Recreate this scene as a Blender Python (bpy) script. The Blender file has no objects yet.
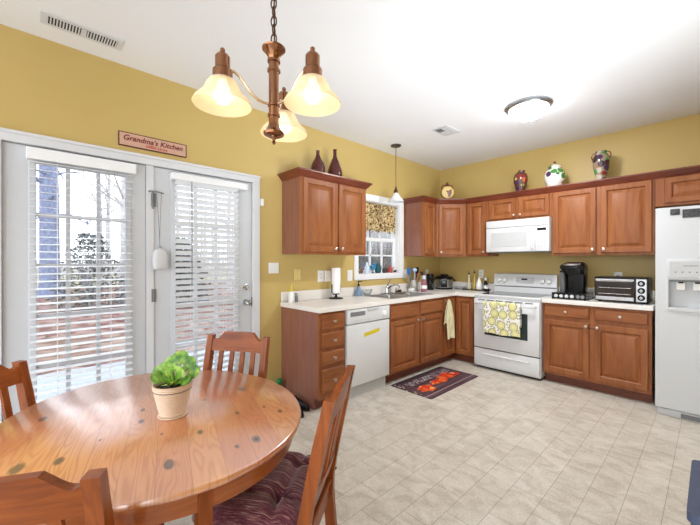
import bpy, bmesh, math, random
from mathutils import Vector, Matrix
R = math.radians
PI = math.pi
sc = bpy.context.scene
col = sc.collection

# ------------------------------------------------------------------ camera, world, exposure
cd = bpy.data.cameras.new('camera')
cd.sensor_width = 36.0
cd.sensor_fit = 'HORIZONTAL'
cd.lens = 36.0 * 342.07 / 700.0
cd.clip_start = 0.02
cam = bpy.data.objects.new('camera', cd)
cam.location = (2.9744, -4.769, 1.3216)
cam.rotation_euler = (PI / 2 - 0.0022, 0, 0.8149)
col.objects.link(cam)
sc.camera = cam

sc.view_settings.view_transform = 'Standard'
sc.view_settings.look = 'None'
sc.view_settings.gamma = 1.0
sc.view_settings.use_curve_mapping = False
sc.view_settings.exposure = 0.53

H_CEIL = 2.768
SKY = 2.55            # strength of the overcast sky
FLUSH = 215.0          # radiance of the flush ceiling light's glass
SHADE = 0.12          # radiance of the chandelier's glass shades
BULB = 3.5           # radiance of the chandelier's bulbs

w = bpy.data.worlds.new('world')
sc.world = w
w.use_nodes = True
wn = w.node_tree
for n in list(wn.nodes):
    wn.nodes.remove(n)
wo = wn.nodes.new('ShaderNodeOutputWorld')
bg = wn.nodes.new('ShaderNodeBackground')
rm = wn.nodes.new('ShaderNodeValToRGB')
sx = wn.nodes.new('ShaderNodeSeparateXYZ')
tcw = wn.nodes.new('ShaderNodeTexCoord')
mp = wn.nodes.new('ShaderNodeMapRange')
mp.inputs['From Min'].default_value = -1
mp.inputs['From Max'].default_value = 1
e = rm.color_ramp.elements
e[0].position = 0.40; e[0].color = (.55, .57, .60, 1)
e[1].position = 1.0; e[1].color = (.78, .88, 1, 1)
k = rm.color_ramp.elements.new(0.5); k.color = (.95, .97, 1, 1)
wn.links.new(tcw.outputs['Generated'], sx.inputs[0])
wn.links.new(sx.outputs['Z'], mp.inputs['Value'])
wn.links.new(mp.outputs[0], rm.inputs[0])
wn.links.new(rm.outputs[0], bg.inputs['Color'])
bg.inputs['Strength'].default_value = SKY
wn.links.new(bg.outputs[0], wo.inputs[0])

# added unseen area light, not a room fixture, aimed to brighten the ceiling
CEILING_FILL = 20.0
ld_ = bpy.data.lights.new('added_ceiling_fill', 'AREA')
ld_.shape = 'RECTANGLE'; ld_.size = 1.4; ld_.size_y = 1.4
ld_.energy = CEILING_FILL
ld_.color = (.86, .94, 1)
ld_.spread = R(80)
lo_ = bpy.data.objects.new('added_ceiling_fill', ld_)
lo_.location = (3.9, -3.0, .95)
lo_.rotation_euler = (Vector((1.3, -2.2, H_CEIL)) - Vector((3.9, -3.0, .95))).to_track_quat('-Z', 'Y').to_euler()
col.objects.link(lo_)

# ------------------------------------------------------------------ helpers: properties and hierarchy
def tag(o, label=None, cat=None, group=None, kind=None):
    if label: o['label'] = label
    if cat: o['category'] = cat
    if group: o['group'] = group
    if kind: o['kind'] = kind
    return o

def thing(name, label, cat, loc=(0, 0, 0), rz=0, group=None):
    o = bpy.data.objects.new(name, None)
    o.empty_display_size = .05
    o.location = loc
    o.rotation_euler = (0, 0, rz)
    col.objects.link(o)
    return tag(o, label, cat, group)

def root_of(o):
    while o.parent: o = o.parent
    return o

def copy_tree(o, parent=None):
    c = o.copy()
    col.objects.link(c)
    if parent: c.parent = parent
    for ch in list(o.children):
        copy_tree(ch, c)
    return c

# a frame: u runs along a wall, d is the distance out from it
class Fr:
    def __init__(s, o, U, N):
        s.o = Vector((o[0], o[1], 0)); s.U = Vector((U[0], U[1], 0)); s.N = Vector((N[0], N[1], 0))
    def p(s, u, d, z):
        return s.o + s.U * u + s.N * d + Vector((0, 0, z))
W1 = Fr((0, 0), (0, 1), (1, 0))      # the wall with the doors; u = y
W2 = Fr((0, 0), (1, 0), (0, -1))     # the wall with the range; u = x
q = math.sqrt(.5)
DG = Fr((.32, -.61), (q, q), (q, -q))  # the diagonal corner cabinet's face

class MB:
    def __init__(s):
        s.bm = bmesh.new()
    def hexa(s, P, bevel=0, seg=1):
        vs = [s.bm.verts.new(p) for p in P]
        fs = [s.bm.faces.new([vs[i] for i in f]) for f in
              ((0, 3, 2, 1), (4, 5, 6, 7), (0, 1, 5, 4), (1, 2, 6, 5), (2, 3, 7, 6), (3, 0, 4, 7))]
        if bevel:
            ed = list({e for f in fs for e in f.edges})
            bmesh.ops.bevel(s.bm, geom=ed, offset=bevel, segments=seg, profile=.5, affect='EDGES', clamp_overlap=True)
        return s
    def box(s, x0, x1, y0, y1, z0, z1, bevel=0, seg=1):
        return s.hexa([(x0, y0, z0), (x1, y0, z0), (x1, y1, z0), (x0, y1, z0),
                       (x0, y0, z1), (x1, y0, z1), (x1, y1, z1), (x0, y1, z1)], bevel, seg)
    def fbox(s, F, u0, u1, d0, d1, z0, z1, bevel=0, seg=1):
        return s.hexa([F.p(u0, d0, z0), F.p(u1, d0, z0), F.p(u1, d1, z0), F.p(u0, d1, z0),
                       F.p(u0, d0, z1), F.p(u1, d0, z1), F.p(u1, d1, z1), F.p(u0, d1, z1)], bevel, seg)
    def rings(s, L, cap0=True, cap1=True, closed=True):
        rs = [[s.bm.verts.new(p) for p in r] for r in L]
        n = len(rs[0])
        for a, b in zip(rs, rs[1:]):
            for i in range(n if closed else n - 1):
                j = (i + 1) % n
                s.bm.faces.new((a[i], a[j], b[j], b[i]))
        if cap0: s.bm.faces.new(list(reversed(rs[0])))
        if cap1: s.bm.faces.new(rs[-1])
        return s
    def lathe(s, c, prof, n=24, axis=(0, 0, 1), cap0=True, cap1=True):
        a = Vector(axis).normalized()
        t = Vector((1, 0, 0)) if abs(a.x) < .9 else Vector((0, 1, 0))
        u = a.cross(t).normalized(); v = a.cross(u)
        c = Vector(c)
        L = []
        for r, h in prof:
            r = max(r, 1e-4)
            L.append([c + a * h + (u * math.cos(2 * PI * i / n) + v * math.sin(2 * PI * i / n)) * r for i in range(n)])
        return s.rings(L, cap0, cap1)
    def tube(s, pts, r, n=8, closed=False):
        pts = [Vector(p) for p in pts]
        rr = r if isinstance(r, (list, tuple)) else [r] * len(pts)
        L = []
        prev = None
        m = len(pts)
        for i, p in enumerate(pts):
            if closed: d = pts[(i + 1) % m] - pts[i - 1]
            else: d = pts[min(i + 1, m - 1)] - pts[max(i - 1, 0)]
            d.normalize()
            if prev is None:
                t = Vector((0, 0, 1)) if abs(d.z) < .9 else Vector((1, 0, 0))
                u = d.cross(t).normalized()
            else:
                u = prev - d * prev.dot(d)
                u.normalize()
            prev = u
            v = d.cross(u)
            L.append([p + (u * math.cos(2 * PI * k / n) + v * math.sin(2 * PI * k / n)) * rr[i] for k in range(n)])
        if closed:
            L.append(L[0])
            return s.rings(L, False, False)
        return s.rings(L)
    def prism(s, poly, fn, a, b):
        return s.rings([[fn(p, a) for p in poly], [fn(p, b) for p in poly]])
    def sheet(s, nu, nv, fn):
        g = [[s.bm.verts.new(fn(i / nu, j / nv)) for j in range(nv + 1)] for i in range(nu + 1)]
        for i in range(nu):
            for j in range(nv):
                s.bm.faces.new((g[i][j], g[i + 1][j], g[i + 1][j + 1], g[i][j + 1]))
        return s
    def ball(s, c, r, sub=2, sq=(1, 1, 1)):
        m = Matrix.Translation(Vector(c)) @ Matrix.Diagonal((r * sq[0], r * sq[1], r * sq[2], 1))
        bmesh.ops.create_icosphere(s.bm, subdivisions=sub, radius=1, matrix=m)
        return s
    def build(s, name, mat, parent=None, local=False, origin=None, angle=32, weld=False):
        if weld: bmesh.ops.remove_doubles(s.bm, verts=s.bm.verts, dist=1e-5)
        bmesh.ops.recalc_face_normals(s.bm, faces=s.bm.faces)
        off = Vector((0, 0, 0))
        if not local:
            if parent: off = root_of(parent).location.copy()
            elif origin is not None: off = Vector(origin)
            else:
                zs = [v.co for v in s.bm.verts]
                mn = Vector([min(v[i] for v in zs) for i in range(3)]); mx = Vector([max(v[i] for v in zs) for i in range(3)])
                off = Vector(((mn.x + mx.x) / 2, (mn.y + mx.y) / 2, mn.z))
            for v in s.bm.verts: v.co -= off
        me = bpy.data.meshes.new(name)
        for f in s.bm.faces: f.smooth = True
        s.bm.to_mesh(me)
        s.bm.free()
        me.set_sharp_from_angle(angle=R(angle))
        if mat: me.materials.append(mat)
        o = bpy.data.objects.new(name, me)
        col.objects.link(o)
        if parent: o.parent = parent
        elif not local: o.location = off
        return o

def struct(mb, name, mat, parent=None, **kw):
    o = mb.build(name, mat, parent, **kw)
    if not parent: o['kind'] = 'structure'
    return o

# ------------------------------------------------------------------ helpers: materials
def srgb(r, g, b):
    f = lambda c: (c / 255 / 12.92) if c / 255 <= .04045 else ((c / 255 + .055) / 1.055) ** 2.4
    return (f(r), f(g), f(b), 1)

class Nt:
    def __init__(s, name):
        s.m = bpy.data.materials.new(name)
        s.m.use_nodes = True
        s.t = s.m.node_tree
        s.b = s.t.nodes['Principled BSDF']
        s.out = s.t.nodes['Material Output']
        s.tc = None
    def n(s, typ, **kw):
        x = s.t.nodes.new(typ)
        for a, b in kw.items():
            if hasattr(x, a) and a not in x.inputs: setattr(x, a, b)
            else: x.inputs[a].default_value = b
        return x
    def l(s, a, b): s.t.links.new(a, b)
    def co(s, kind='Object', scale=(1, 1, 1), rot=(0, 0, 0), loc=(0, 0, 0)):
        if not s.tc: s.tc = s.n('ShaderNodeTexCoord')
        m = s.n('ShaderNodeMapping')
        m.inputs['Scale'].default_value = scale
        m.inputs['Rotation'].default_value = rot
        m.inputs['Location'].default_value = loc
        s.l(s.tc.outputs[kind], m.inputs['Vector'])
        return m.outputs[0]
    def noise(s, v, scale=5, detail=4, rough=.55, dist=0):
        x = s.n('ShaderNodeTexNoise')
        x.inputs['Scale'].default_value = scale; x.inputs['Detail'].default_value = detail
        x.inputs['Roughness'].default_value = rough; x.inputs['Distortion'].default_value = dist
        if v is not None: s.l(v, x.inputs['Vector'])
        return x.outputs['Fac']
    def ramp(s, v, stops, interp='LINEAR'):
        x = s.n('ShaderNodeValToRGB')
        x.color_ramp.interpolation = interp
        el = x.color_ramp.elements
        while len(el) < len(stops): el.new(.5)
        for e, (p, c) in zip(el, stops):
            e.position = p; e.color = c if len(c) == 4 else (*c, 1)
        s.l(v, x.inputs[0])
        return x.outputs[0]
    def mix(s, f, a, b, typ='MIX'):
        x = s.n('ShaderNodeMix', data_type='RGBA', blend_type=typ)
        for sock, v in ((x.inputs[0], f), (x.inputs[6], a), (x.inputs[7], b)):
            if hasattr(v, 'is_linked') or hasattr(v, 'links'): s.l(v, sock)
            else: sock.default_value = v
        return x.outputs[2]
    def math(s, op, a, b=None, c=None):
        x = s.n('ShaderNodeMath', operation=op)
        for i, v in enumerate((a, b, c)):
            if v is None: continue
            if hasattr(v, 'links'): s.l(v, x.inputs[i])
            else: x.inputs[i].default_value = v
        return x.outputs[0]
    def color(s, v):
        if hasattr(v, 'links'): s.l(v, s.b.inputs['Base Color'])
        else: s.b.inputs['Base Color'].default_value = v
    def bump(s, h, strength=.2, dist=.01):
        x = s.n('ShaderNodeBump')
        x.inputs['Strength'].default_value = strength; x.inputs['Distance'].default_value = dist
        s.l(h, x.inputs['Height'])
        s.l(x.outputs[0], s.b.inputs['Normal'])
    def set(s, **kw):
        for a, v in kw.items(): s.b.inputs[a.replace('_', ' ')].default_value = v
        return s

def plain(name, c, rough=.5, metal=0, spec=.5, var=.06, vs=14, bump=0, coat=0):
    """a surface of one colour with a faint procedural mottling"""
    t = Nt(name)
    f = t.noise(t.co(), vs, 3)
    d = tuple(max(0, x * (1 - var)) for x in c[:3]) + (1,)
    l = tuple(min(1, x * (1 + var)) for x in c[:3]) + (1,)
    t.color(t.ramp(f, [(.3, d), (.7, l)]))
    t.set(Roughness=rough, Metallic=metal, Specular_IOR_Level=spec, Coat_Weight=coat)
    if bump: t.bump(f, bump, .004)
    return t.m

def wood(name, dark, mid, light, grain=(14, 14, 1.1), rough=.33, spec=.5, coat=.0, streak=.35):
    t = Nt(name)
    v = t.co(scale=grain)
    f = t.noise(v, 2.2, 6, .6, .8)
    c = t.ramp(f, [(.28, dark), (.52, mid), (.78, light)])
    f2 = t.noise(t.co(scale=(grain[0] * 6, grain[1] * 6, grain[2] * 2.2)), 3, 3, .6)
    c = t.mix(t.math('MULTIPLY', f2, streak), c, dark)
    t.color(c)
    t.set(Roughness=rough, Specular_IOR_Level=spec, Coat_Weight=coat, Coat_Roughness=.15)
    t.bump(f2, .06, .002)
    return t.m

def glass(name, tint=(1, 1, 1, 1), refl=.08, rough=.02):
    t = Nt(name)
    tr = t.n('ShaderNodeBsdfTransparent'); tr.inputs[0].default_value = tint
    gl = t.n('ShaderNodeBsdfGlossy'); gl.inputs['Roughness'].default_value = rough
    fr = t.n('ShaderNodeFresnel'); fr.inputs[0].default_value = 1.45
    mx = t.n('ShaderNodeMixShader')
    t.l(t.math('MULTIPLY', fr.outputs[0], refl * 10), mx.inputs[0])
    t.l(tr.outputs[0], mx.inputs[1]); t.l(gl.outputs[0], mx.inputs[2])
    t.l(mx.outputs[0], t.out.inputs[0])
    return t.m

def glow(name, c, strength, base=None):
    t = Nt(name)
    t.color(base or c)
    f = t.noise(t.co(), 9, 3)
    t.l(t.ramp(f, [(.3, tuple(x * .92 for x in c[:3])), (.7, c)]), t.b.inputs['Emission Color'])
    t.set(Emission_Strength=strength, Roughness=.25)
    return t.m

M = {}
# painted walls: mustard yellow eggshell
t = Nt('wall_paint')
f = t.noise(t.co(), 1.1, 3)
t.color(t.ramp(f, [(.35, srgb(196, 170, 104)), (.65, srgb(201, 175, 110))]))
t.set(Roughness=.42, Specular_IOR_Level=.35)
t.bump(t.noise(t.co(), 160, 2), .05, .002)
M['wall'] = t.m
t = Nt('ceiling_paint')
t.color(t.ramp(t.noise(t.co(), .8, 2), [(.3, srgb(238, 239, 242)), (.7, srgb(243, 244, 246))]))
t.set(Roughness=.9, Specular_IOR_Level=.1)
t.bump(t.noise(t.co(), 120, 2), .08, .002)
M['ceiling'] = t.m
M['trim'] = plain('white_trim', srgb(216, 218, 221), .35, var=.015)
M['sash'] = plain('white_vinyl_window', srgb(240, 241, 243), .3, var=.01)
M['doorwhite'] = plain('white_door_paint', srgb(204, 207, 211), .3, var=.015)
M['blind'] = plain('white_blind', srgb(238, 240, 242), .38, var=.01)
# vinyl floor in the look of stone tiles; rows run along y
t = Nt('vinyl_floor')
v = t.co(rot=(0, 0, R(90)), loc=(0, .046, 0))
br = t.n('ShaderNodeTexBrick', offset=.5, squash=1)
t.l(v, br.inputs['Vector'])
br.inputs['Scale'].default_value = 1
br.inputs['Brick Width'].default_value = .316
br.inputs['Row Height'].default_value = .158
br.inputs['Mortar Size'].default_value = .002
br.inputs['Mortar Smooth'].default_value = .3
br.inputs['Bias'].default_value = -.1
br.inputs['Color1'].default_value = (1, 1, 1, 1); br.inputs['Color2'].default_value = (.93, .93, .93, 1)
br.inputs['Mortar'].default_value = (.60, .56, .51, 1)
st = t.noise(t.co(scale=(1, 1.5, 1), rot=(0, 0, R(35))), 5, 6, .62, 1.4)
base = t.ramp(st, [(.32, srgb(182, 171, 155)), (.5, srgb(206, 198, 186)), (.68, srgb(222, 216, 206))])
fine = t.noise(t.co(), 90, 3)
base = t.mix(.24, base, t.ramp(fine, [(.35, srgb(170, 158, 142)), (.6, srgb(232, 226, 216))]))
t.color(t.mix(1.0, base, br.outputs['Color'], 'MULTIPLY'))
t.set(Roughness=.36, Specular_IOR_Level=.4)
t.bump(t.math('ADD', st, t.math('MULTIPLY', fine, .6)), .10, .003)
M['floor'] = t.m

CH = (srgb(124, 68, 36), srgb(150, 91, 51), srgb(163, 104, 60))
M['cherry'] = wood('cherry_wood', *CH, grain=(6, 6, .8), rough=.4, spec=.32, streak=.16)
M['cherryh'] = wood('cherry_wood_horizontal', *CH, grain=(1, 1, 8), rough=.4, spec=.32, streak=.16)
M['cherrydk'] = wood('cherry_wood_moulding', srgb(92, 40, 24), srgb(122, 58, 36), srgb(142, 74, 46), grain=(2, 2, 12), rough=.3)
M['cherryside'] = wood('cherry_side_panel', srgb(132, 84, 68), srgb(142, 93, 76), srgb(150, 101, 83), grain=(7, 7, .9), rough=.27, streak=.12)
M['toe'] = wood('toe_kick_wood', srgb(88, 40, 22), srgb(112, 54, 30), srgb(128, 66, 38), grain=(2, 2, 12), rough=.4)
M['nickel'] = plain('brushed_nickel', srgb(200, 192, 180), .28, 1, var=.05)
M['copper'] = plain('antique_copper', srgb(152, 108, 80), .2, 1, var=.1)
M['copperlt'] = plain('pale_copper', srgb(232, 214, 196), .25, 1, var=.04)
M['chrome'] = plain('chrome', srgb(205, 210, 214), .12, 1, var=.03)
M['steel'] = plain('stainless_steel', srgb(176, 176, 176), .28, 1, var=.06)
M['laminate'] = plain('counter_laminate', srgb(234, 230, 224), .32, var=.05, vs=120)
M['appl'] = plain('white_enamel', srgb(218, 220, 222), .22, var=.01)
M['applgrey'] = plain('light_grey_plastic', srgb(196, 198, 200), .4, var=.02)
M['fridge'] = plain('fridge_enamel', srgb(206, 209, 212), .33, var=.015, vs=90, bump=.03)
M['black'] = plain('black_plastic', srgb(20, 20, 22), .25, spec=.3, var=.1)
M['blackm'] = plain('matt_black', srgb(30, 29, 29), .6, var=.12)
M['ovenglass'] = plain('dark_oven_glass', srgb(48, 56, 56), .1, spec=.35, var=.05)
M['mwglass'] = plain('microwave_window', srgb(196, 199, 200), .25, var=.03, vs=60)
M['grey'] = plain('grey_plastic', srgb(120, 122, 124), .4, var=.05)
M['white'] = plain('white_plastic', srgb(238, 238, 236), .35, var=.01)
M['almond'] = plain('almond_plastic', srgb(224, 200, 128), .4, var=.02)
M['glass'] = glass('window_glass', (.97, .985, 1, 1), .09)
M['clear'] = glass('clear_glass', (.93, .95, .96, 1), .05)
M['yellow'] = plain('yellow_sticker', srgb(222, 200, 30), .5, var=.04)

# pine table top: planks along the local x axis, knots, cathedral grain
KNOTS = [(0.41, 0.032, 0.021), (0.248, 0.127, 0.014), (0.154, 0.264, 0.012), (-0.093, 0.326, 0.022), (0.384, 0.285, 0.02), (0.402, 0.222, 0.01), (0.148, 0.369, 0.007), (0.063, -0.057, 0.014), (0.202, 0.011, 0.008), (-0.13, -0.379, 0.018), (0.233, -0.346, 0.024), (0.24, -0.251, 0.018), (-0.047, -0.058, 0.012), (-0.037, 0.167, 0.008), (0.152, -0.166, 0.007), (0.214, 0.415, 0.012)]
def pine(name, tint=1.0, planks=True, axis=0):
    t = Nt(name)
    v = t.co()
    s_ = t.n('ShaderNodeSeparateXYZ'); t.l(v, s_.inputs[0])
    along, across = (s_.outputs[0], s_.outputs[1]) if axis == 0 else (s_.outputs[1], s_.outputs[0])
    pid = t.math('FLOOR', t.math('DIVIDE', across, .088))
    wn_ = t.n('ShaderNodeTexWhiteNoise', noise_dimensions='1D'); t.l(pid, wn_.inputs['W'])
    rnd = wn_.outputs['Value']
    cv = t.n('ShaderNodeCombineXYZ')
    t.l(t.math('MULTIPLY_ADD', rnd, 7.0, t.math('MULTIPLY', along, 1.0)), cv.inputs[0])
    t.l(t.math('MULTIPLY', across, 7.0), cv.inputs[1])
    t.l(t.math('MULTIPLY', rnd, 5.0), cv.inputs[2])
    big = t.noise(cv.outputs[0], 1.6, 2, .5, .3)
    rings = t.math('SINE', t.math('MULTIPLY', big, 120.0))
    c = t.ramp(t.math('MULTIPLY_ADD', rings, .5, .5), [(0, srgb(196, 122, 70)), (.3, srgb(212, 140, 84)), (1, srgb(218, 149, 93))])
    fibre = t.n('ShaderNodeCombineXYZ')
    t.l(t.math('MULTIPLY', along, 3.0), fibre.inputs[0]); t.l(t.math('MULTIPLY', across, 160.0), fibre.inputs[1]); t.l(rnd, fibre.inputs[2])
    ff = t.noise(fibre.outputs[0], 1, 3, .6)
    c = t.mix(t.math('MULTIPLY', ff, .28), c, srgb(178, 102, 54))
    c = t.mix(t.math('MULTIPLY', t.math('POWER', rnd, 1.5), .75), c, srgb(186, 104, 68))
    # knots: dark ellipses at their own places in the boards
    for kx, ky, kr in KNOTS:
        dx = t.math('DIVIDE', t.math('SUBTRACT', along, kx), kr * 1.5)
        dy = t.math('DIVIDE', t.math('SUBTRACT', across, ky), kr * .8)
        d = t.math('SQRT', t.math('ADD', t.math('MULTIPLY', dx, dx), t.math('MULTIPLY', dy, dy)))
        d = t.math('ADD', d, t.math('MULTIPLY', t.math('SUBTRACT', ff, .5), .5))
        kn = t.ramp(d, [(0, (1, 1, 1, 1)), (.62, (.95, .95, .95, 1)), (.9, (.35, .35, .35, 1)), (1, (0, 0, 0, 1))])
        c = t.mix(t.math('MULTIPLY', kn, .95), c, srgb(62, 28, 20))
    # seams
    fr_ = t.math('FRACT', t.math('DIVIDE', across, .088))
    seam = t.math('LESS_THAN', t.math('ABSOLUTE', t.math('SUBTRACT', fr_, .5)), .488)
    c = t.mix(t.math('MULTIPLY', t.math('SUBTRACT', 1.0, seam), .45), c, srgb(110, 54, 26))
    t.color(c)
    t.set(Roughness=.3, Specular_IOR_Level=.5, Coat_Weight=1.0, Coat_Roughness=.22, Coat_IOR=2.8)
    t.bump(t.math('ADD', t.math('MULTIPLY', rings, .15), ff), .05, .001)
    return t.m
M['pine'] = pine('pine_table_top')
M['pinechair'] = wood('honey_pine', srgb(106, 47, 9), srgb(146, 73, 17), srgb(170, 93, 29), grain=(16, 16, 1.6), rough=.36, spec=.35, coat=.04, streak=.25)
M['pinerail'] = wood('honey_pine_across', srgb(106, 47, 9), srgb(146, 73, 17), srgb(170, 93, 29), grain=(1.6, 16, 16), rough=.36, spec=.35, coat=.04, streak=.25)
M['pineapron'] = wood('pine_apron', srgb(128, 62, 22), srgb(164, 90, 36), srgb(184, 110, 50), grain=(3, 3, 22), rough=.3, coat=.2, streak=.3)

# ------------------------------------------------------------------ room shell
H = 2.768
RX, RY = 4.6, -6.3
struct(MB().box(-.12, RX, RY, .12, -.06, 0), 'floor', M['floor'], origin=(0, 0, 0))
struct(MB().box(-.12, RX, RY, .12, H, H + .06), 'ceiling', M['ceiling'], origin=(0, 0, 0))
wb = MB()
DY0, DY1, DZ = -4.89, -3.226, 2.068
WY0, WY1, WZ0, WZ1 = -1.835, -1.04, 1.165, 2.09
for y0, y1, z0, z1 in ((RY, DY0, 0, H), (DY0, DY1, DZ, H), (DY1, WY0, 0, H), (WY0, WY1, 0, WZ0), (WY0, WY1, WZ1, H), (WY1, .12, 0, H)):
    wb.box(-.12, 0, y0, y1, z0, z1)
struct(wb, 'wall_left', M['wall'], origin=(0, 0, 0))
struct(MB().box(0, RX, 0, .12, 0, H), 'wall_back', M['wall'], origin=(0, 0, 0))
# the right side of the room, out of the frame beyond the fridge
struct(MB().box(RX, RX + .12, RY, .12, 0, H), 'wall_right', M['wall'], origin=(RX, 0, 0))
struct(MB().fbox(W1, -3.157, -2.93, 0, .014, 0, .09, .003), 'baseboard_left', M['trim'])
# casing around the pair of patio doors: two side boards and a head with a back band
cb = MB()
cb.fbox(W1, DY0 - .07, DY0 + .006, 0, .018, 0, 2.128, .003).fbox(W1, DY1 - .006, DY1 + .067, 0, .018, 0, 2.128, .003)
cb.fbox(W1, DY0 - .07, DY1 + .067, 0, .019, 2.064, 2.13, .003)
cb.fbox(W1, DY0 - .075, DY1 + .072, 0, .028, 2.112, 2.134, .004)
struct(cb, 'trim_1', M['trim'])
jb = MB()
jb.box(-.12, 0, DY0, DY0 + .006, 0, DZ).box(-.12, 0, DY1 - .006, DY1, 0, DZ).box(-.12, 0, DY0, DY1, DZ - .004, DZ).box(-.11, 0, -4.108, -4.057, 0, DZ)
jb.box(-.13, .0, DY0, DY1, 0, .025)
struct(jb, 'trim_2', M['trim'])
# window casing (picture-framed) and jamb
wc = MB()
wc.fbox(W1, WY0 - .068, WY0, 0, .018, 1.098, 2.17, .003).fbox(W1, WY1, WY1 + .088, 0, .018, 1.098, 2.17, .003)
wc.fbox(W1, WY0, WY1, 0, .018, 1.098, WZ0, .003).fbox(W1, WY0, WY1, 0, .018, WZ1, 2.17, .003)
struct(wc, 'trim_3', M['sash'])
wj = MB()
wj.box(-.12, .0, WY0, WY0 + .008, WZ0, WZ1).box(-.12, 0, WY1 - .008, WY1, WZ0, WZ1).box(-.12, 0, WY0, WY1, WZ0, WZ0 + .008).box(-.12, 0, WY0, WY1, WZ1 - .008, WZ1)
struct(wj, 'trim_4', M['sash'])
# the sash window
def sash(x0, x1, z0, z1, parent, name):
    f = MB()
    y0, y1 = WY0 + .01, WY1 - .01
    s = .045
    f.box(x0, x1, y0, y0 + s, z0, z1, .003).box(x0, x1, y1 - s, y1, z0, z1, .003).box(x0, x1, y0 + s, y1 - s, z0, z0 + s, .003).box(x0, x1, y0 + s, y1 - s, z1 - s, z1, .003)
    o = f.build(name, M['sash'], parent)
    g = MB().box((x0 + x1) / 2 - .002, (x0 + x1) / 2 + .002, y0 + s, y1 - s, z0 + s, z1 - s)
    g.build('glass_pane', M['glass'], o)
    m = MB()
    xm = (x0 + x1) / 2
    for k in (1, 2):
        y = y0 + s + (y1 - y0 - 2 * s) * k / 3
        m.box(xm - .009, xm + .012, y - .01, y + .01, z0 + s, z1 - s)
    zm = (z0 + z1) / 2
    m.box(xm - .009, xm + .012, y0 + s, y1 - s, zm - .01, zm + .01)
    m.build('muntins', M['sash'], o)
win = thing('window_1', None, None, (-.08, (WY0 + WY1) / 2, WZ0)); win['kind'] = 'structure'
sash(-.085, -.05, 1.175, 1.632, win, 'sash')
sash(-.115, -.086, 1.59, 2.08, win, 'sash')
# the two patio doors, each a slab with a large light of 15 panes
def patio_door(name, y0, y1, g0, g1, hinged):
    d = thing(name, None, None, (-.03, (y0 + y1) / 2, .03)); d['kind'] = 'structure'
    x0, x1 = -.055, -.012
    gz0, gz1 = .31, 1.955
    b = MB()
    b.box(x0, x1, y0, g0, .03, 2.06, .002).box(x0, x1, g1, y1, .03, 2.06, .002).box(x0, x1, g0, g1, .03, gz0, .002).box(x0, x1, g0, g1, gz1, 2.06, .002)
    b.build('door_slab', M['doorwhite'], d)
    fr = MB()
    for a, b_, z0, z1 in ((g0 - .03, g0 + .008, gz0 - .03, gz1 + .03), (g1 - .008, g1 + .03, gz0 - .03, gz1 + .03)):
        fr.box(x1 - .002, x1 + .009, a, b_, z0, z1, .004)
    fr.box(x1 - .002, x1 + .009, g0, g1, gz0 - .03, gz0 + .008, .004).box(x1 - .002, x1 + .009, g0, g1, gz1 - .008, gz1 + .03, .004)
    fr.build('glazing_frame', M['doorwhite'], d)
    MB().box(-.036, -.032, g0, g1, gz0, gz1).build('glass_pane', M['glass'], d)
    m = MB()
    for k in (1, 2):
        y = g0 + (g1 - g0) * k / 3
        m.box(-.045, -.022, y - .012, y + .012, gz0, gz1)
    for k in range(1, 5):
        z = gz0 + (gz1 - gz0) * k / 5
        m.box(-.044, -.023, g0, g1, z - .012, z + .012)
    m.build('muntins', M['doorwhite'], d)
    if hinged:
        for z in (1.80, 1.06, .22):
            MB().lathe((.004, y0 - .003, z - .05), [(.006, 0), (.006, .1)], 10).box(-.012, .001, y0 - .018, y0 + .014, z - .05, z + .05).build('hinge', M['grey'], d)
        MB().lathe((-.012, -3.293, .943), [(.031, 0), (.031, .006), (.012, .01), (.011, .03), (.024, .038), (.029, .052), (.024, .066), (.008, .07)], 20, (1, 0, 0)).build('door_knob', M['chrome'], d)
        MB().lathe((-.012, -3.293, 1.087), [(.03, 0), (.029, .01), (.02, .014), (.019, .02), (.006, .021)], 20, (1, 0, 0)).fbox(W1, -3.297, -3.289, .005, .028, 1.073, 1.101, .002).build('deadbolt', M['chrome'], d)
        MB().box(-.03, .002, y1 + .001, y1 + .004, .90, .99).build('strike_plate', M['grey'], d)
    return d
patio_door('door_1', -4.883, -4.11, -4.735, -4.235, False)
patio_door('door_2', -4.055, -3.234, -3.905, -3.39, True)

# ------------------------------------------------------------------ outdoors: yard, patio, trees
def leafy():
    t = Nt('fallen_leaves')
    v = t.co()
    vo = t.n('ShaderNodeTexVoronoi'); vo.inputs['Scale'].default_value = 5
    t.l(v, vo.inputs['Vector'])
    sp = t.n('ShaderNodeSeparateColor'); t.l(vo.outputs['Color'], sp.inputs[0])
    c = t.ramp(sp.outputs[0], [(0, srgb(78, 50, 48)), (.35, srgb(112, 80, 74)), (.65, srgb(132, 106, 98)), (1, srgb(148, 128, 118))])
    big = t.noise(v, .25, 3)
    c = t.mix(t.ramp(big, [(.45, (0, 0, 0, 1)), (.62, (.35, .35, .35, 1))]), c, srgb(120, 106, 84))
    t.color(c)
    t.set(Roughness=.95, Specular_IOR_Level=.1)
    return t.m
M['leafy'] = leafy()
M['grassdry'] = plain('dry_grass', srgb(140, 130, 104), .9, var=.15, vs=3)
M['concrete'] = plain('patio_concrete', srgb(150, 154, 160), .8, var=.05, vs=4)
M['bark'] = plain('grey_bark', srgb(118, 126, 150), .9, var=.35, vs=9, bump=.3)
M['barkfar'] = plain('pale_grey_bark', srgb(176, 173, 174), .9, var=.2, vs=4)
struct(MB().box(-24, -.12, -30, 22, -.6, -.35), 'yard_ground', M['leafy'], origin=(-12, -4, -.35))
struct(MB().box(-120, -24, -70, 90, -.6, -.345), 'lawn_ground', M['grassdry'], origin=(-60, -4, -.35))
struct(MB().box(-2.9, -.13, -6.5, -2.2, -.45, -.12, .01), 'patio_slab', M['concrete'])
rnd = random.Random(5)
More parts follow.
